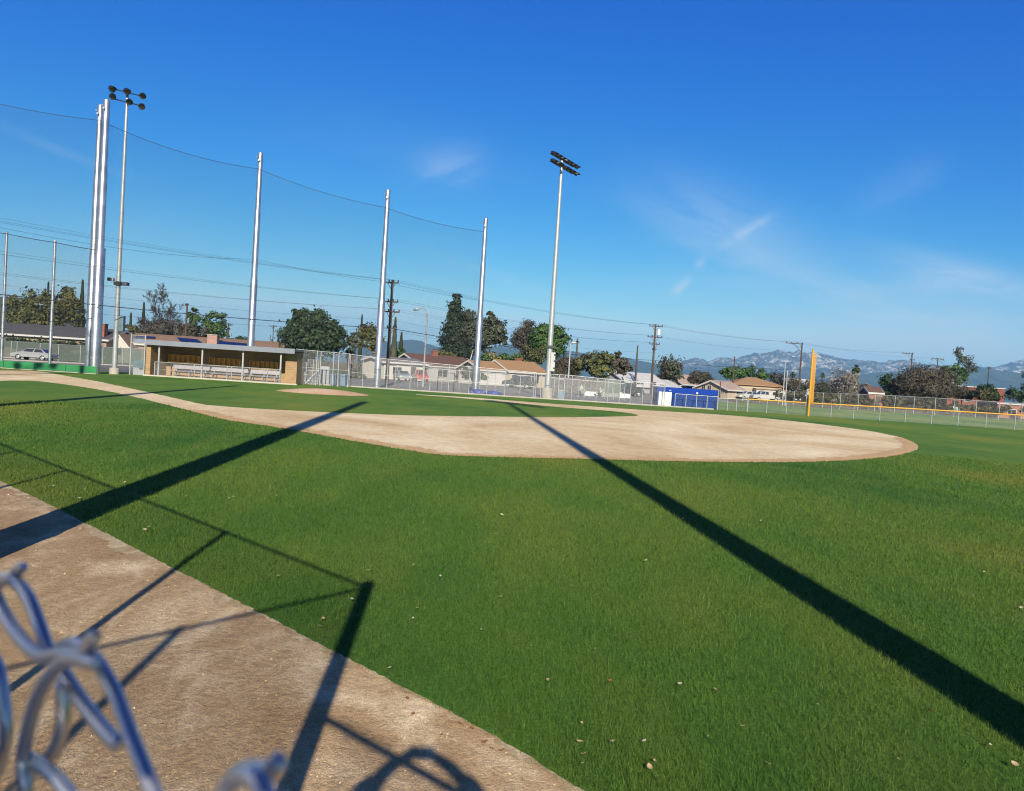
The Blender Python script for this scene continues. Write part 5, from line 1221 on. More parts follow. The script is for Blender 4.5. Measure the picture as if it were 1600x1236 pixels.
L_OLIVE = leafm('olive_foliage', (.085, .095, .030), (.045, .055, .020), (.16, .15, .045))
L_DARK = leafm('dark_foliage', (.028, .055, .022), (.016, .034, .014), (.045, .080, .030))
L_GREEN = leafm('green_foliage', (.055, .110, .026), (.032, .070, .018), (.085, .15, .038))
L_CYP = leafm('cypress_foliage', (.030, .046, .020), (.020, .032, .014), (.050, .062, .028))
L_PINE = leafm('pine_foliage', (.020, .038, .022), (.012, .024, .014), (.034, .055, .032))
L_EUC = leafm('eucalyptus_foliage', (.070, .080, .050), (.040, .050, .032), (.12, .125, .080))
L_BROWN = leafm('brown_twigs', (.074, .066, .048), (.045, .040, .030), (.115, .10, .074))
L_BRONZE = leafm('bronze_foliage', (.082, .075, .033), (.048, .045, .021), (.13, .115, .048))
L_PALM = leafm('palm_foliage', (.050, .075, .026), (.030, .048, .018), (.10, .11, .04))
L_YEL = leafm('yellow_foliage', (.22, .16, .035), (.14, .11, .03), (.32, .22, .05))
L_GREY = leafm('grey_twigs', (.16, .14, .125), (.10, .085, .075), (.22, .20, .18))
L_PURP = leafm('purplish_twigs', (.078, .070, .060), (.048, .043, .037), (.115, .105, .09))
M_BARK = pm('bark', (.11, .085, .065), (.06, .046, .036), 3, .95, bmp=.02, bscale=10); M_BARKP = pm('pale_bark', (.50, .47, .42), (.34, .31, .27), 2, .9); M_BARKD = pm('dark_bark', (.05, .04, .034), (.03, .025, .022), 3, .95)
def leaves(blobs, n, size, seed, clump=1.0, nclump=None, flat=.0, aspect=1.0, shell=.5):
    """leaf quads gathered in clumps through ellipsoids: blobs of (centre, radii)"""
    r = np.random.default_rng(seed); out = []
    vols = np.array([b[1][0] * b[1][1] * b[1][2] for b in blobs]) ** .75; vols = vols / vols.sum()
    for (c, rad), fr in zip(blobs, vols):
        m = max(30, int(n * fr)); k = nclump or max(8, int(m / 60)); rad = np.array(rad)
        u = r.normal(size=(k, 3)); u /= np.linalg.norm(u, axis=1)[:, None]; rr_ = shell + (1 - shell) * r.random((k, 1)) ** .6
        cc = u * rr_ * r.uniform(.88, 1.12, (k, 1))
        idx = r.integers(0, k, m); cs = clump * min(rad.mean(), 3.0) * .29
        off = np.clip(r.normal(size=(m, 3)), -1.9, 1.9) * cs * r.uniform(.5, 1.2, k)[idx][:, None]
        p = np.array(c) + cc[idx] * rad + off * np.array([1, 1, .75])
        nn = off / (np.linalg.norm(off, axis=1)[:, None] + 1e-6) + cc[idx] * .7 + r.normal(size=(m, 3)) * .55 + np.array([0, 0, .25])
        nn /= np.linalg.norm(nn, axis=1)[:, None]
        t = np.cross(nn, r.normal(size=(m, 3))); t /= np.linalg.norm(t, axis=1)[:, None]; b = np.cross(nn, t)
        s = size * r.uniform(.55, 1.3, (m, 1)) / 2
        t = t * s * aspect; b = b * s
        out.append(np.stack([p - t, p - b * .8, p + t, p + b * .8], 1))
    q = np.concatenate(out).astype(np.float32)
    q[:, :, 2] = np.maximum(q[:, :, 2], .03); return q
def limbs(mb, base, top, r_, spread, n, seed, up=.6, droop=0):
    """tapered trunk with limbs that reach into the crown"""
    rg = random.Random(seed); base = Vector(base); top = Vector(top); H = top.z - base.z
    pts = [base.lerp(top, i / 6) + Vector((rg.uniform(-.02, .02) * H, rg.uniform(-.02, .02) * H, 0)) * (i > 0) for i in range(7)]
    mb.tube(pts, [r_ * (1.25 if i == 0 else 1 - .13 * i) for i in range(7)], 8)
    for i in range(n):
        t = rg.uniform(.3, .95); p = base.lerp(top, t); a = rg.uniform(0, 6.28) ; L = spread * rg.uniform(.5, 1) * (1.15 - t * .5)
        e = p + Vector((math.cos(a) * L, math.sin(a) * L, L * up * rg.uniform(.6, 1.3) - droop)); m = p.lerp(e, .5) + Vector((0, 0, L * .1))
        mb.tube([p, m, e], [r_ * .42, r_ * .25, r_ * .08], 5)
def PB(px, py, rx, ry, Y, dy=0.0, ky=.9):
    """ellipsoid of foliage seen at px,py with apparent radii rx,ry, at distance Y+dy"""
    y = Y + dy; c = W(px, py, y); k = y / FPX; return ((c.x, c.y, c.z), (rx * k, max(rx * k * ky, .6), ry * k))
def tree(name, label, blobs, Y, leafmat, n=2600, size=.42, bark=None, trunk=None, cat='tree', group=None, seed=None, clump=1.0, aspect=1.25, shell=.5, second=None, nl=9):
    """blobs in pixels (px, py, rx, ry[, dy])"""
    seed = seed if seed is not None else int(blobs[0][0] * 7 + blobs[0][1])
    B_ = [PB(*b[:4], Y, b[4] if len(b) > 4 else 0) for b in blobs]
    cx_ = float(np.average([b[0][0] for b in B_], weights=[b[1][0] for b in B_])); cy_ = float(np.mean([b[0][1] for b in B_]))
    t = thing(name, label, cat, (cx_, cy_, 0), group)
    np_mesh('crown', leaves(B_, n, size, seed, clump, aspect=aspect, shell=shell), 4, leafmat, t)
    if second: np_mesh('crown', leaves([PB(*b[:4], Y, b[4] if len(b) > 4 else 0) for b in second[0]], second[2], size, seed + 5, clump, aspect=aspect, shell=shell), 4, second[1], t, )
    mb = MB(); big = max(B_, key=lambda b: b[1][0]); topz = max(b[0][2] for b in B_)
    r_ = trunk or max(.10, big[1][0] * .07)
    limbs(mb, (cx_, cy_, -.02), (big[0][0], big[0][1], max(topz, .6)), r_, big[1][0] * .85, nl, seed); mb.build('trunk', bark or M_BARK, t, smooth=True)
    return t
def bare(name, label, px, ytop, ybase, halfw, Y, m, seed, depth=5, r_=.16, spread=.75, group=None, cat='tree', fine=.022, split=3, twigs=None, zb=0):
    """leafless tree: branching tubes"""
    k = Y / FPX; H = zat(px, ytop, Y) - zb; x = W(px, (ytop + ybase) / 2, Y).x; hw_ = halfw * k; rg = random.Random(seed)
    t = thing(name, label, cat, (x, Y, zb), group); mb = MB(); mt = MB()
    def grow(p, d_, L, r, lev):
        n_ = max(3, 2 + lev); pts = [p]; dd = d_.copy()
        for i in range(n_):
            dd = (dd + Vector((rg.uniform(-.16, .16), rg.uniform(-.16, .16), rg.uniform(-.02, .12)))).normalized(); pts.append(pts[-1] + dd * (L / n_))
        mb.tube(pts, [max(r * (1 - .75 * i / n_), fine * .7) for i in range(n_ + 1)], 6 if lev > 2 else 4, cap=False)
        if lev == 0: return
        for i in range(split * 2 + (3 if lev == depth else 0)):
            f_ = rg.uniform(.28 if lev < depth else .22, 1.0); k_ = min(int(f_ * n_), n_ - 1); q = pts[k_].lerp(pts[k_ + 1], f_ * n_ - k_); dq = (pts[k_ + 1] - pts[k_]).normalized()
            a = rg.uniform(0, 6.28); tilt = rg.uniform(.35, spread); ax = dq.orthogonal().normalized(); ay = dq.cross(ax)
            nd = (dq * math.cos(tilt) + (ax * math.cos(a) + ay * math.sin(a)) * math.sin(tilt)).normalized()
            grow(q, nd, L * rg.uniform(.38, .58) * (1.15 - .45 * f_), max(r * (1 - .7 * f_) * .62, fine), lev - 1)
    grow(Vector((x, Y, zb)), Vector((0, 0, 1)), H * .9, r_, depth)
    V = np.array(mb.v); c0_ = np.array([x, Y, zb])
    # fit the crown to the height and half width seen
    ext = V - c0_; sxy = hw_ / max(np.percentile(np.abs(ext[:, 0]), 97), .01); sz_ = H / max(ext[:, 2].max(), .01)
    w_ = np.clip(ext[:, 2] / (H * .25), 0, 1)[:, None]
    V = c0_ + ext * np.concatenate([1 + (sxy - 1) * w_, 1 + (sxy - 1) * w_, np.full_like(w_, sz_)], 1)
    mb.v = [tuple(v) for v in V]; mb.build('branches', m, t)
    if twigs:
        np_mesh('crown', leaves([((x, Y, zb + H * .62), (hw_ * .95, hw_ * .9, H * .40))], twigs[1], twigs[2], seed, 1.2, aspect=2.6, shell=.35), 4, twigs[0], t)
    return t
def cypress(label, px, ytop, halfw, Y, m=None, seed=1, ybase=540):
    z1 = zat(px, ytop, Y); k = Y / FPX; x = W(px, (ytop + 520) / 2, Y).x; w_ = halfw * k
    t = thing('cypress_tree', label, 'tree', (x, Y, 0), 'tall narrow cypresses'); r = np.random.default_rng(seed); n = 1500
    h = r.random(n) ** .8; rad = w_ * np.minimum(1, (1 - h) * 1.5 + .06) * np.minimum(1, .55 + h * 3) * (.7 + .35 * r.random(n)); a = r.uniform(0, 6.28, n)
    p = np.stack([x + rad * np.cos(a), Y + rad * np.sin(a), .3 + h * (z1 - .3)], 1); tt = np.stack([.25 * np.cos(a), .25 * np.sin(a), np.ones(n)], 1); b = np.stack([-np.sin(a), np.cos(a), 0 * a], 1)
    s = r.uniform(.25, .5, (n, 1)); np_mesh('crown', np.stack([p - b * s * .4, p - tt * s * .8, p + b * s * .4, p + tt * s], 1), 4, m or L_CYP, t)
    mb = MB(); mb.tube([(x, Y, -.02), (x, Y, z1 * .55), (x, Y, z1 * .93)], [w_ * .18 + .05, w_ * .1 + .04, .02], 7); mb.build('trunk', M_BARKD, t, smooth=True); return t
def palm(label, px, ytop, pyc, rad, Y, skirt=0.0, seed=1, m=None):
    """fan palm: trunk, crown of drooping fronds"""
    c = W(px, pyc, Y); R_ = rad * Y / FPX; t = thing('palm_tree', label, 'tree', (c.x, Y, 0), 'palm trees'); rg = random.Random(seed)
    mb = MB(); mb.tube([(c.x, Y, -.02), (c.x + .06, Y, c.z * .5), (c.x, Y, c.z)], [R_ * .20 + .08, R_ * .14 + .07, R_ * .14 + .06], 10); mb.build('trunk', M_BARK, t, smooth=True)
    mb = MB()
    for i in range(70):
        a = rg.uniform(0, 6.28); el = rg.uniform(-.8, 1.35); L = R_ * rg.uniform(.8, 1.1); d_ = Vector((math.cos(a) * math.cos(el), math.sin(a) * math.cos(el), math.sin(el))); sd_ = Vector((-math.sin(a), math.cos(a), 0))
        p0 = Vector((c.x, Y, c.z)); pts = [p0 + d_ * L * q - Vector((0, 0, R_ * .42 * q * q)) for q in (0.15, .45, .75, 1.0)]; wd = [.02, R_ * .12, R_ * .17, .02]
        vs = [v for p_, w_ in zip(pts, wd) for v in (p_ - sd_ * w_, p_ + sd_ * w_)]; mb.add(vs, [(2 * j, 2 * j + 1, 2 * j + 3, 2 * j + 2) for j in range(3)])
    mb.build('fronds', m or L_PALM, t)
    if skirt:
        mb = MB()
        for i in range(40):
            a = rg.uniform(0, 6.28); z1 = c.z - rg.uniform(0, skirt * .6); p0 = Vector((c.x + .1 * math.cos(a), Y + .1 * math.sin(a), z1)); e = p0 + Vector((math.cos(a) * R_ * .45, math.sin(a) * R_ * .45, -rg.uniform(.5, 1) * skirt * .6)); s_ = Vector((-math.sin(a), math.cos(a), 0)) * .12; mb.add([p0 - s_, p0 + s_, e + s_ * 1.6, e - s_ * 1.6], [(0, 1, 2, 3)])
        mb.build('dead_fronds', L_BRONZE if not m else m, t)
    return t
# ---- left
tree('leafy_tree', 'olive green bushy tree behind the charcoal roof, left of the backstop posts', [(40, 485, 22, 22), (62, 473, 22, 20), (30, 497, 20, 16), (75, 490, 18, 22), (55, 500, 34, 14)], 116, L_OLIVE, 4200, .42)
tree('leafy_tree', 'olive brown tree with golden tips just left of the thick pole pair', [(104, 470, 14, 18), (112, 486, 16, 22), (95, 492, 14, 20), (122, 500, 10, 18)], 118, L_OLIVE, 3000, .4, second=([(108, 475, 12, 16), (98, 498, 12, 14)], L_BRONZE, 700))
cypress('thin cypress tip poking over the olive tree', 74, 443, 2.6, 135, seed=3)
cypress('tall cypress pressed against the thick pole pair', 127.5, 440, 5.5, 124, seed=4)
cypress('shorter cypress between the light pole and the brown roof', 185, 485, 3.6, 150, seed=5)
cypress('small cypress left of the bare tree, shorter of the two beside it', 204, 491, 3.2, 152, seed=6)
cypress('cypress left of the bare tree, taller and darker', 224, 475, 4.2, 145, seed=7)
bare('bare_tree', 'tall leafless tree with fine purplish branches above the dugout house', 259, 441, 520, 33, 130, M_BARKD, 12, 4, .22, .9, fine=.022, split=4)
tree('shrub', 'brown twiggy shrub mass at the foot of the leafless tree behind the brown roof', [(232, 515, 16, 12), (258, 514, 20, 12), (285, 517, 18, 12)], 126, L_PURP, 5200, .19, cat='shrub', aspect=4.5)
tree('shrub', 'olive shrub below the cypresses left of the brown roof', [(205, 517, 14, 9), (190, 522, 12, 8)], 128, L_OLIVE, 900, .32, cat='shrub')
tree('shrub', 'brown shrub between the palm and the leafless tree', [(300, 521, 14, 10), (316, 519, 10, 10)], 124, L_BROWN, 1200, .3, cat='shrub', aspect=2)
palm('ragged green palm behind the brown roof beside a wooden pole', 303, 477, 489, 15, 132, 5, 2, L_GREEN)
tree('leafy_tree', 'rounded mid green tree behind the pink chimney', [(333, 505, 17, 15), (340, 515, 15, 15), (326, 517, 12, 14), (346, 500, 8, 10)], 128, L_GREEN, 2400, .36)
tree('leafy_tree', 'low distant tree right of the rounded tree, over the solar panels', [(378, 532, 14, 7), (362, 534, 9, 6)], 170, L_DARK, 900, .4)
tree('leafy_tree', 'small distant tree line clump right of the dugout roof pole', [(412, 541, 12, 6), (428, 543, 10, 5)], 200, L_DARK, 800, .45)
cypress('small cypress left of the big dark green tree', 435.5, 527, 3.2, 140, seed=8)
tree('leafy_tree', 'large dense dark green tree with a domed crown right of the dugout', [(476, 504, 20, 17), (497, 500, 18, 20), (460, 520, 22, 20), (515, 516, 22, 16), (490, 532, 46, 20), (528, 527, 14, 16), (465, 492, 8, 10)], 106, L_DARK, 9000, .40, trunk=.4)
tree('leafy_tree', 'thin grey green tree right of the large dark tree', [(546, 540, 12, 14), (552, 530, 8, 12)], 112, L_EUC, 1100, .3)
tree('leafy_tree', 'olive yellow tree behind the red chimney and net pole', [(574, 517, 14, 14), (583, 530, 14, 16), (566, 532, 10, 14)], 130, L_OLIVE, 2600, .36, second=([(585, 540, 8, 12), (570, 520, 8, 8)], L_YEL, 420))
cypress('thin cypress behind the olive yellow tree', 565, 494, 2.4, 150, seed=9)
cypress('tall brownish cypress right beside the dark utility pole', 617.5, 499, 4.8, 118, L_EUC, seed=10)
cypress('dark green cypress right of the utility pole', 627.5, 522, 5, 126, seed=11)
tree('shrub', 'bright green bush at the foot of the dark cypress', [(626, 550, 8, 8), (633, 555, 6, 5)], 124, L_GREEN, 700, .3, cat='shrub')
# ---- middle
tree('pine_tree', 'tall dark conifer with a pointed crown behind the maroon roof', [(713, 468, 7, 10), (712, 482, 11, 12), (713, 498, 15, 14), (711, 516, 18, 16), (712, 534, 21, 18), (715, 548, 24, 14)], 135, L_PINE, 11000, .42, clump=1.15, shell=.3)
tree('eucalyptus_tree', 'grey green eucalyptus right beside the tall dark conifer', [(735, 492, 9, 12), (738, 510, 12, 16), (742, 530, 14, 18), (733, 520, 10, 20)], 133, L_EUC, 4200, .36, bark=M_BARKP, shell=.3)
tree('eucalyptus_tree', 'grey green eucalyptus with pale trunk right of the net pole', [(768, 495, 8, 12), (763, 510, 15, 14), (776, 515, 14, 18), (763, 532, 16, 18), (781, 530, 10, 14)], 130, L_EUC, 6000, .38, bark=M_BARKP, shell=.35)
tree('shrub', 'low brownish green bush before the conifer, above the maroon roof', [(690, 556, 14, 9), (705, 560, 14, 8)], 131, L_OLIVE, 1100, .34, cat='shrub')
tree('shrub', 'yellow green hedge between the eucalyptus and the tan roof', [(765, 562, 16, 8), (785, 562, 14, 8), (800, 560, 10, 8)], 128, L_GREEN, 1500, .32, cat='shrub', second=([(775, 560, 20, 6)], L_YEL, 250))
tree('leafy_tree', 'leafless purplish tree left of the round bright green tree', [(818, 520, 12, 14), (826, 512, 10, 10), (812, 533, 12, 14), (826, 532, 12, 16)], 142, L_PURP, 4200, .18, aspect=4.5, shell=.2, clump=1.3)
tree('leafy_tree', 'round bright green tree behind the stadium light pole', [(857, 521, 19, 15), (870, 530, 17, 18), (845, 527, 16, 18), (858, 543, 26, 16)], 138, L_GREEN, 8000, .40)
tree('shrub', 'olive twiggy bush rising over the tan roof', [(825, 558, 18, 12), (840, 555, 14, 16), (812, 562, 12, 8)], 132, L_OLIVE, 1900, .3, cat='shrub', second=([(830, 552, 16, 14)], L_BRONZE, 500))
tree('shrub', 'brown leafless bush right of the light pole over the board fence', [(872, 575, 12, 14), (886, 570, 12, 12), (880, 583, 18, 8)], 112, L_BROWN, 5000, .16, cat='shrub', aspect=4.5)
tree('leafy_tree', 'bronze green tree beside the thin street lamp over the board fence', [(908, 566, 10, 12), (901, 575, 10, 12), (913, 577, 10, 10)], 110, L_BRONZE, 1700, .34, second=([(906, 570, 9, 10)], L_GREEN, 420))
tree('leafy_tree', 'broad olive tree with brown right side over the board fence', [(935, 565, 16, 14), (950, 560, 16, 11), (925, 575, 12, 12), (940, 580, 18, 10)], 108, L_OLIVE, 3600, .36, second=([(966, 566, 12, 14), (975, 575, 10, 12)], L_BROWN, 1300))
bare('bare_tree', 'dark gnarled tree with thick bare limbs right of the utility pole', 1046, 553, 595, 17, 150, M_BARKD, 21, 3, .42, 1.0, fine=.05, twigs=(L_EUC, 900, .34))
tree('shrub', 'grey green bush at the foot of the gnarled tree', [(1040, 585, 14, 8), (1056, 580, 10, 12)], 152, L_EUC, 1200, .36, cat='shrub')
tree('shrub', 'round brown leafless bush in front of the pinkish roof', [(1094, 590, 14, 10), (1104, 594, 10, 8), (1084, 594, 8, 8)], 136, L_BROWN, 4200, .16, cat='shrub', aspect=4.5, shell=.2)
tree('leafy_tree', 'green leafy tree behind the white cottage roof', [(1140, 583, 14, 9), (1155, 583, 12, 9)], 175, L_GREEN, 1700, .5)
tree('leafy_tree', 'paler green tree behind the brown hip roof', [(1180, 583, 13, 8), (1192, 588, 10, 6)], 178, L_GREEN, 1200, .5)
# ---- right
tree('shrub', 'dark brown hedge mass left of the foul pole', [(1215, 592, 14, 9), (1232, 600, 14, 12), (1250, 604, 16, 12), (1210, 604, 10, 8)], 150, L_BROWN, 5200, .22, cat='shrub', second=([(1240, 606, 18, 9)], L_DARK, 900))
tree('shrub', 'dark brown bush mass right of the foul pole behind the perimeter fence', [(1278, 604, 14, 13), (1298, 606, 16, 12), (1325, 608, 14, 10)], 145, L_BROWN, 5200, .22, cat='shrub', second=([(1290, 611, 26, 8)], L_DARK, 900))
palm('small dark palm behind the brown hedge left of the foul pole', 1239, 578, 584, 6, 175, 0, 5)
palm('short dark palm just right of the foul pole', 1285.5, 579, 585, 5, 172, 0, 6)
palm('tall fan palm with a shaggy skirt against the blue hills', 1338, 567, 575, 9, 160, 4.0, 7)
bare('bare_tree', 'pale grey leafless tree with white trunk behind the perimeter fence', 1310, 577, 634, 24, 122, M_BARKP, 33, 4, .24, 1.0, fine=.018, twigs=(L_GREY, 800, .22))
tree('shrub', 'greyish twiggy brush beside the salmon shed', [(1338, 612, 16, 8), (1352, 608, 10, 8), (1330, 620, 16, 8)], 126, L_GREY, 3200, .16, cat='shrub', aspect=4.5)
tree('leafy_tree', 'broad brown leafless tree mass in front of the red building', [(1435, 590, 26, 16), (1460, 592, 26, 18), (1420, 600, 20, 16), (1474, 606, 16, 12), (1445, 606, 40, 12), (1496, 612, 12, 7)], 124, L_BROWN, 15000, .17, aspect=4.5, shell=.2, clump=1.3)
tree('leafy_tree', 'dark green tree at the left edge of the brown leafless mass', [(1390, 600, 14, 14), (1400, 607, 14, 12), (1384, 612, 10, 9)], 126, L_DARK, 1900, .34, second=([(1395, 594, 12, 9)], L_OLIVE, 500))
tree('eucalyptus_tree', 'tall thin silvery tree with sparse top against the hills', [(1500, 551, 9, 8), (1507, 562, 10, 9), (1514, 575, 10, 12), (1508, 590, 9, 12)], 168, L_EUC, 1500, .34, bark=M_BARKP, shell=.2, clump=1.3)
tree('leafy_tree', 'green tree in front of the tall silvery tree', [(1487, 580, 13, 12), (1497, 590, 14, 12), (1480, 590, 10, 10)], 164, L_GREEN, 2200, .42)
tree('leafy_tree', 'dark bronze green bush tree before the red building', [(1540, 610, 14, 8), (1528, 617, 10, 8), (1550, 618, 12, 8)], 126, L_DARK, 1900, .32, second=([(1540, 616, 16, 8)], L_BRONZE, 600))
tree('shrub', 'low brown leafless bush against the red wall, beside its window', [(1500, 613, 14, 8), (1514, 617, 12, 7)], 130, L_BROWN, 3200, .17, cat='shrub', aspect=4.5)
tree('shrub', 'dark hedge at the right edge of the picture', [(1580, 618, 14, 9), (1600, 616, 14, 10), (1620, 618, 14, 10)], 124, L_DARK, 1700, .34, cat='shrub')
bare('bare_tree', 'dark leafless tree at the right edge over the hedge', 1598, 574, 615, 20, 140, M_BARKD, 41, 4, .2, .9, fine=.022)
# hedges along the left bungalow
tree('hedge', 'dark clipped hedge in front of the charcoal roofed bungalow', [(30, 537, 26, 7), (75, 540, 26, 7), (120, 543, 24, 7), (165, 547, 22, 7)], 100.5, L_DARK, 4200, .3, cat='hedge', nl=6)
tree('shrub', 'grey green bush in front of the gray roofed white house', [(553, 583, 10, 10), (545, 590, 10, 8), (562, 588, 8, 8)], 104, L_EUC, 1200, .3, cat='shrub')
tree('shrub', 'green shrub between the maroon and tan roofed houses', [(727, 582, 11, 10), (742, 588, 12, 8), (752, 592, 9, 7)], 108, L_EUC, 1700, .3, cat='shrub')
# rough scrub beyond the perimeter fence
segs_ = []
for px in range(1222, 1660, 9):
    segs_.append((px + random.uniform(-4, 4), hor(px) + 10 + random.uniform(-3, 5), random.uniform(6, 11), random.uniform(5, 8), random.uniform(-5, 5)))
q = leaves([PB(*s[:4], 112, s[4]) for s in segs_], 9000, .28, 77, 1.0, aspect=1.8)
o = np_mesh('undergrowth', q, 4, L_BRONZE); tag(o, 'rough dry scrub growing behind the perimeter fence', 'undergrowth', kind='stuff')
# spiky pale plants
def agave(label, px, py, rad, Y, seed):
    c = W(px, py, Y); R_ = rad * Y / FPX; t = thing('agave_plant', label, 'plant', (c.x, Y, 0), 'pale spiky agaves'); rg = random.Random(seed); mb = MB(); z0 = max(c.z - R_ * .5, 0)
    for i in range(26):
        a = rg.uniform(0, 6.28); el = rg.uniform(.25, 1.45); L = R_ * rg.uniform(.8, 1.25); d_ = Vector((math.cos(a) * math.cos(el), math.sin(a) * math.cos(el), math.sin(el))); s_ = Vector((-math.sin(a), math.cos(a), 0)) * R_ * .13; p0 = Vector((c.x, Y, 0))
        mb.add([p0 - s_ * .7, p0 + s_ * .7, p0 + d_ * L * .5 + s_, p0 + d_ * L * .5 - s_, p0 + d_ * L - Vector((0, 0, L * .1))], [(0, 1, 2, 3), (3, 2, 4)])
    mb.build('leaves', pm('agave_leaf', (.42, .46, .38), (.30, .34, .27), 2, .7), t)
    mb = MB(); mb.lathe((c.x, Y, 0), [(R_ * .12, -.02), (R_ * .14, R_ * .2), (R_ * .05, R_ * .35)], 8); mb.build('stem', M_BARK, t); return t
agave('pale agave left of the low white wall before the board fence', 908, 600, 17, 89, 1)
agave('pale agave above the low white wall', 940, 606, 14, 89, 2)
agave('pale agave behind the outfield fence near the red building', 1495, 637, 17, 104, 3)
agave('pale agave at the foot of the white trunked bare tree', 1311, 634, 13, 112, 4)

# ================================================================ UTILITY POLES, LAMPS AND WIRES
def upole(label, px_top, ytop, px_base, Y, arms, r_=.16, adir=None, extra=None):
    """arms: (py, half length left px, right px)"""
    top = W(px_top, ytop, Y); t = thing('utility_pole', label, 'utility pole', (top.x, Y, 0), 'wooden utility poles'); H = top.z
    mb = MB(); mb.lathe((top.x, Y, 0), [(r_ * 1.15, -.02), (r_ * .85, H * .7), (r_ * .7, H)], 10); mb.build('pole', M_WOODP, t, smooth=True)
    ends = []
    for py, l_, r2_ in arms:
        z = zat(px_top, py, Y); k = Y / FPX; ad = adir or Vector((1, 0, 0))
        mb = MB(); a_ = Vector((top.x, Y - .16, z)) - ad * l_ * k; b_ = Vector((top.x, Y - .16, z)) + ad * r2_ * k; mb.bar(a_, b_, .10, .13)
        if l_ + r2_ > 8: mb.bar(Vector((top.x, Y - .14, z - .75)), a_.lerp(b_, .22), .035, .05); mb.bar(Vector((top.x, Y - .14, z - .75)), a_.lerp(b_, .78), .035, .05)
        ca = mb.build('crossarm', M_WOODP, t)
        mb = MB()
        for f_ in (.03, .34, .66, .97):
            p_ = a_.lerp(b_, f_); mb.lathe((p_.x, p_.y, p_.z + .06), [(.05, 0), (.07, .07), (.04, .1), (.07, .15), (.03, .22)], 8)
        mb.build('insulator', M_BLACK, ca); ends.append((a_ + Vector((0, 0, .25)), b_ + Vector((0, 0, .25))))
    return t, ends, top
AD = Vector((.80, -.6, 0))
# main line that follows the street
uL, eL, tL_ = upole('nearest wooden utility pole, out at the left', -255, 296, -240, 50, [(301, 34, 34), (360, 30, 30), (400, 26, 26)], .19)
u1, e1, t1 = upole('dark wooden utility pole with three crossarms right of the silver net pole', 613.5, 437, 606, 78, [(442, 12.5, 10), (472, 12, 11), (487.5, 12, 14), (513, 4, 11)], .17)
u2, e2, t2_ = upole('wooden utility pole with white transformer left of the blue dugout', 1024.5, 506.5, 1019, 118, [(510, 10, 11), (527, 11.5, 11.5), (538, 8, 8), (547, 3, 3)], .17)
q = W(1027.5, 519, 118); mb = MB(); mb.lathe((q.x + .15, 117.8, q.z - .45), [(.1, 0), (.24, .02), (.25, .75), (.2, .86), (.06, .9)], 12); mb.build('transformer', M_WHITEP, u2, smooth=True)
u3, e3, t3 = upole('utility pole with a one sided arm left of the foul pole', 1253.5, 536, 1251, 140, [(537.5, 26, 1)], .17)
a_ = e3[0][0]; mb = MB(); mb.bar(Vector((t3.x, 139.86, zat(1253, 551, 140))), a_.lerp(e3[0][1], .45) - Vector((0, 0, .3)), .06, .08); mb.build('brace', M_WOODP, u3)
u4, e4, t4 = upole('distant utility pole with a one sided arm over the brown bush', 1425.5, 551, 1424, 168, [(553, 16, 1), (562.5, 3, 4)], .16)
u5, e5, t5 = upole('distant utility pole with a T arm left of the silvery tree', 1465.5, 559, 1465, 180, [(561, 9, 9)], .14)
upole('thin distant utility pole against the hills at the right', 1545.5, 573, 1544, 190, [(575.5, 4, 3)], .15)
upole('bare topped wooden pole rising through the white roof', 996.5, 540, 993, 120, [], .15)
upole('dark pole top behind the bronze tree', 902.5, 529, 901, 135, [(535.5, 2, 2.5)], .18)
upole('wooden pole behind the white cottage gable', 1148, 557, 1146, 136, [], .13)
upole('short dark post before the white cottage gable', 1126, 596, 1125.5, 124, [], .10)
upole('wooden pole beside the ragged palm', 292.5, 475, 291, 118, [(477, 2.5, 2.5)], .18)
upole('thin wooden pole with black fittings behind the pink chimney', 357.5, 505, 356, 120, [(508, 1, 6), (515, 1, 3)], .15)
upole('faraway utility pole left of the small cypress', 427.5, 508, 426.5, 190, [(510, 6, 5)], .14)
upole('faraway shorter pole right of the dugout roof pole', 422.5, 523, 422, 200, [], .12)
def street_lamp(label, px, ytop, pxb, Y, hx, hy, m):
    top = W(px, ytop, Y); t = thing('street_lamp', label, 'street lamp', (top.x, Y, 0), 'street lamps'); mb = MB(); mb.lathe((top.x, Y, 0), [(.14, -.02), (.11, 1), (.08, top.z)], 10); mb.build('pole', m, t, smooth=True)
    e = W(hx, hy, Y); s = Vector((top.x, Y, top.z - .1)); mb = MB(); mb.tube([s, s.lerp(e, .25) + Vector((0, 0, .42)), s.lerp(e, .6) + Vector((0, 0, .38)), e + Vector((0, 0, .05))], [.05, .045, .04, .035], 8); mb.build('arm', m, t, smooth=True)
    mb = MB(); mb.tube([e + Vector((.05, 0, .03)), e + Vector((-.15, 0, .02)), e + Vector((-.5, 0, -.03)), e + Vector((-.66, 0, -.05))], [.08, .15, .16, .06], 10); mb.build('lamp_head', M_POLEW, t, smooth=True)
street_lamp('grey street lamp with curved arm in front of the maroon roofed house', 667.5, 490, 664, 84, 655, 483.5, pm('weathered_steel', (.30, .30, .30), (.24, .24, .24), 2, .6, .2))
street_lamp('thin pale street lamp by the bronze tree over the board fence', 891.5, 538, 889, 98, 900, 536, M_POLEW)
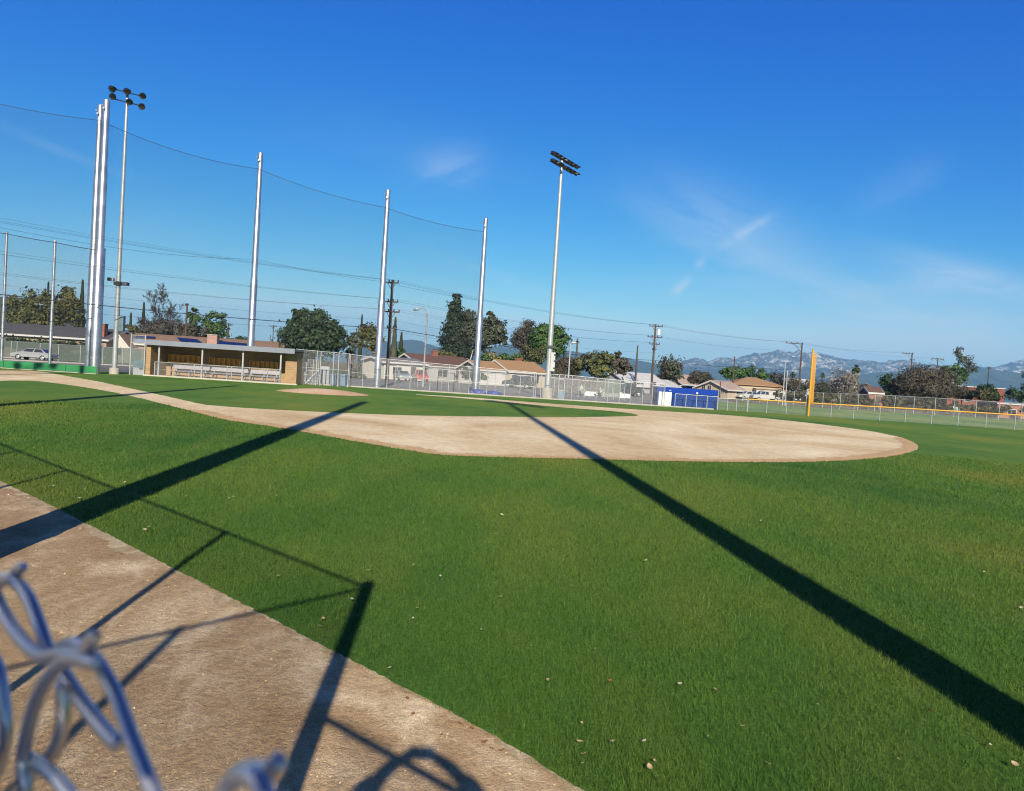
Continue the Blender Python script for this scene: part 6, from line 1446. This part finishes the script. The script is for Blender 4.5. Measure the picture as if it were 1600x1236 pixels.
for px, ytop, pxb, lab in ((1226.5, 567, 1223, 'taller of two pale flag poles behind the perimeter fence'), (1230.5, 580, 1227.5, 'shorter of two pale flag poles behind the perimeter fence')):
    c = W((px + pxb) / 2, 600, 103); z = zat(px, ytop, 103); t = thing('flag_pole', lab, 'pole', (c.x, 103, 0), 'pale flag poles'); mb = MB(); mb.lathe((c.x, 103, 0), [(.09, -.02), (.06, z)], 10); mb.build('pole', M_POLEW, t, smooth=True); mb = MB(); mb.lathe((c.x, 103, z), [(.05, 0), (.09, .06), (.05, .14)], 10); mb.build('finial', M_POLEW, t, smooth=True)
def wire(label, spans, r_, drop=.012, group='overhead power lines'):
    mb = MB(); pts = []
    for a, b_ in zip(spans[:-1], spans[1:]):
        L = (Vector(a) - Vector(b_)).length; s = sag(a, b_, L * drop, 16); pts += s if not pts else s[1:]
    mb.tube(pts, r_, 5); o = mb.build('power_line', M_CABLE); tag(o, label, 'power line', group); return o
far4, far5 = e4[0], e5[0]
wire('topmost thin power line, outer wire on the street utility poles', [eL[0][0], e1[0][0], e2[0][0], e3[0][0], e4[0][0]], .0080)
wire('topmost thin power line, second wire beside the outer one', [eL[0][0].lerp(eL[0][1], .35), e1[0][0].lerp(e1[0][1], .4), e2[0][0].lerp(e2[0][1], .4), e3[0][0].lerp(e3[0][1], .5), e4[0][0].lerp(e4[0][1], .5)], .0072)
wire('topmost thin power line, inner wire on the street utility poles', [eL[0][1], e1[0][1], e2[0][1], e3[0][1], e5[0][0]], .0072)
wire('power line at the second crossarm, outer wire', [eL[1][0], e1[1][0], e2[1][0], e3[0][0] - Vector((0, 0, 1.6))], .0096)
wire('power line at the second crossarm, inner wire', [eL[1][1], e1[1][1], e2[1][1]], .0072)
wire('power line at the third crossarm, outer wire', [eL[2][0], e1[2][0], e2[2][0]], .0072)
wire('power line at the third crossarm, inner wire', [eL[2][1], e1[2][1], e2[2][1]], .0072)
cb0 = W(-250, 430, 50); cb1 = W(609, 513, 77.8); cb2 = W(1021, 563, 118); cb3 = W(1252, 577, 140)
wire('thick black telephone cable hung low between the utility poles', [cb0, cb1, cb2, cb3], .0320, .010)
wire('thin telephone wire just under the thick cable', [W(-250, 447, 50), W(609, 516, 77.8), W(1021, 566, 118), W(1252, 583, 140)], .0080, .014)
wire('thin wire running off to the left above the telephone cable', [W(-250, 412, 50), W(609, 500, 77.9), W(1022, 551, 118)], .0072, .012)
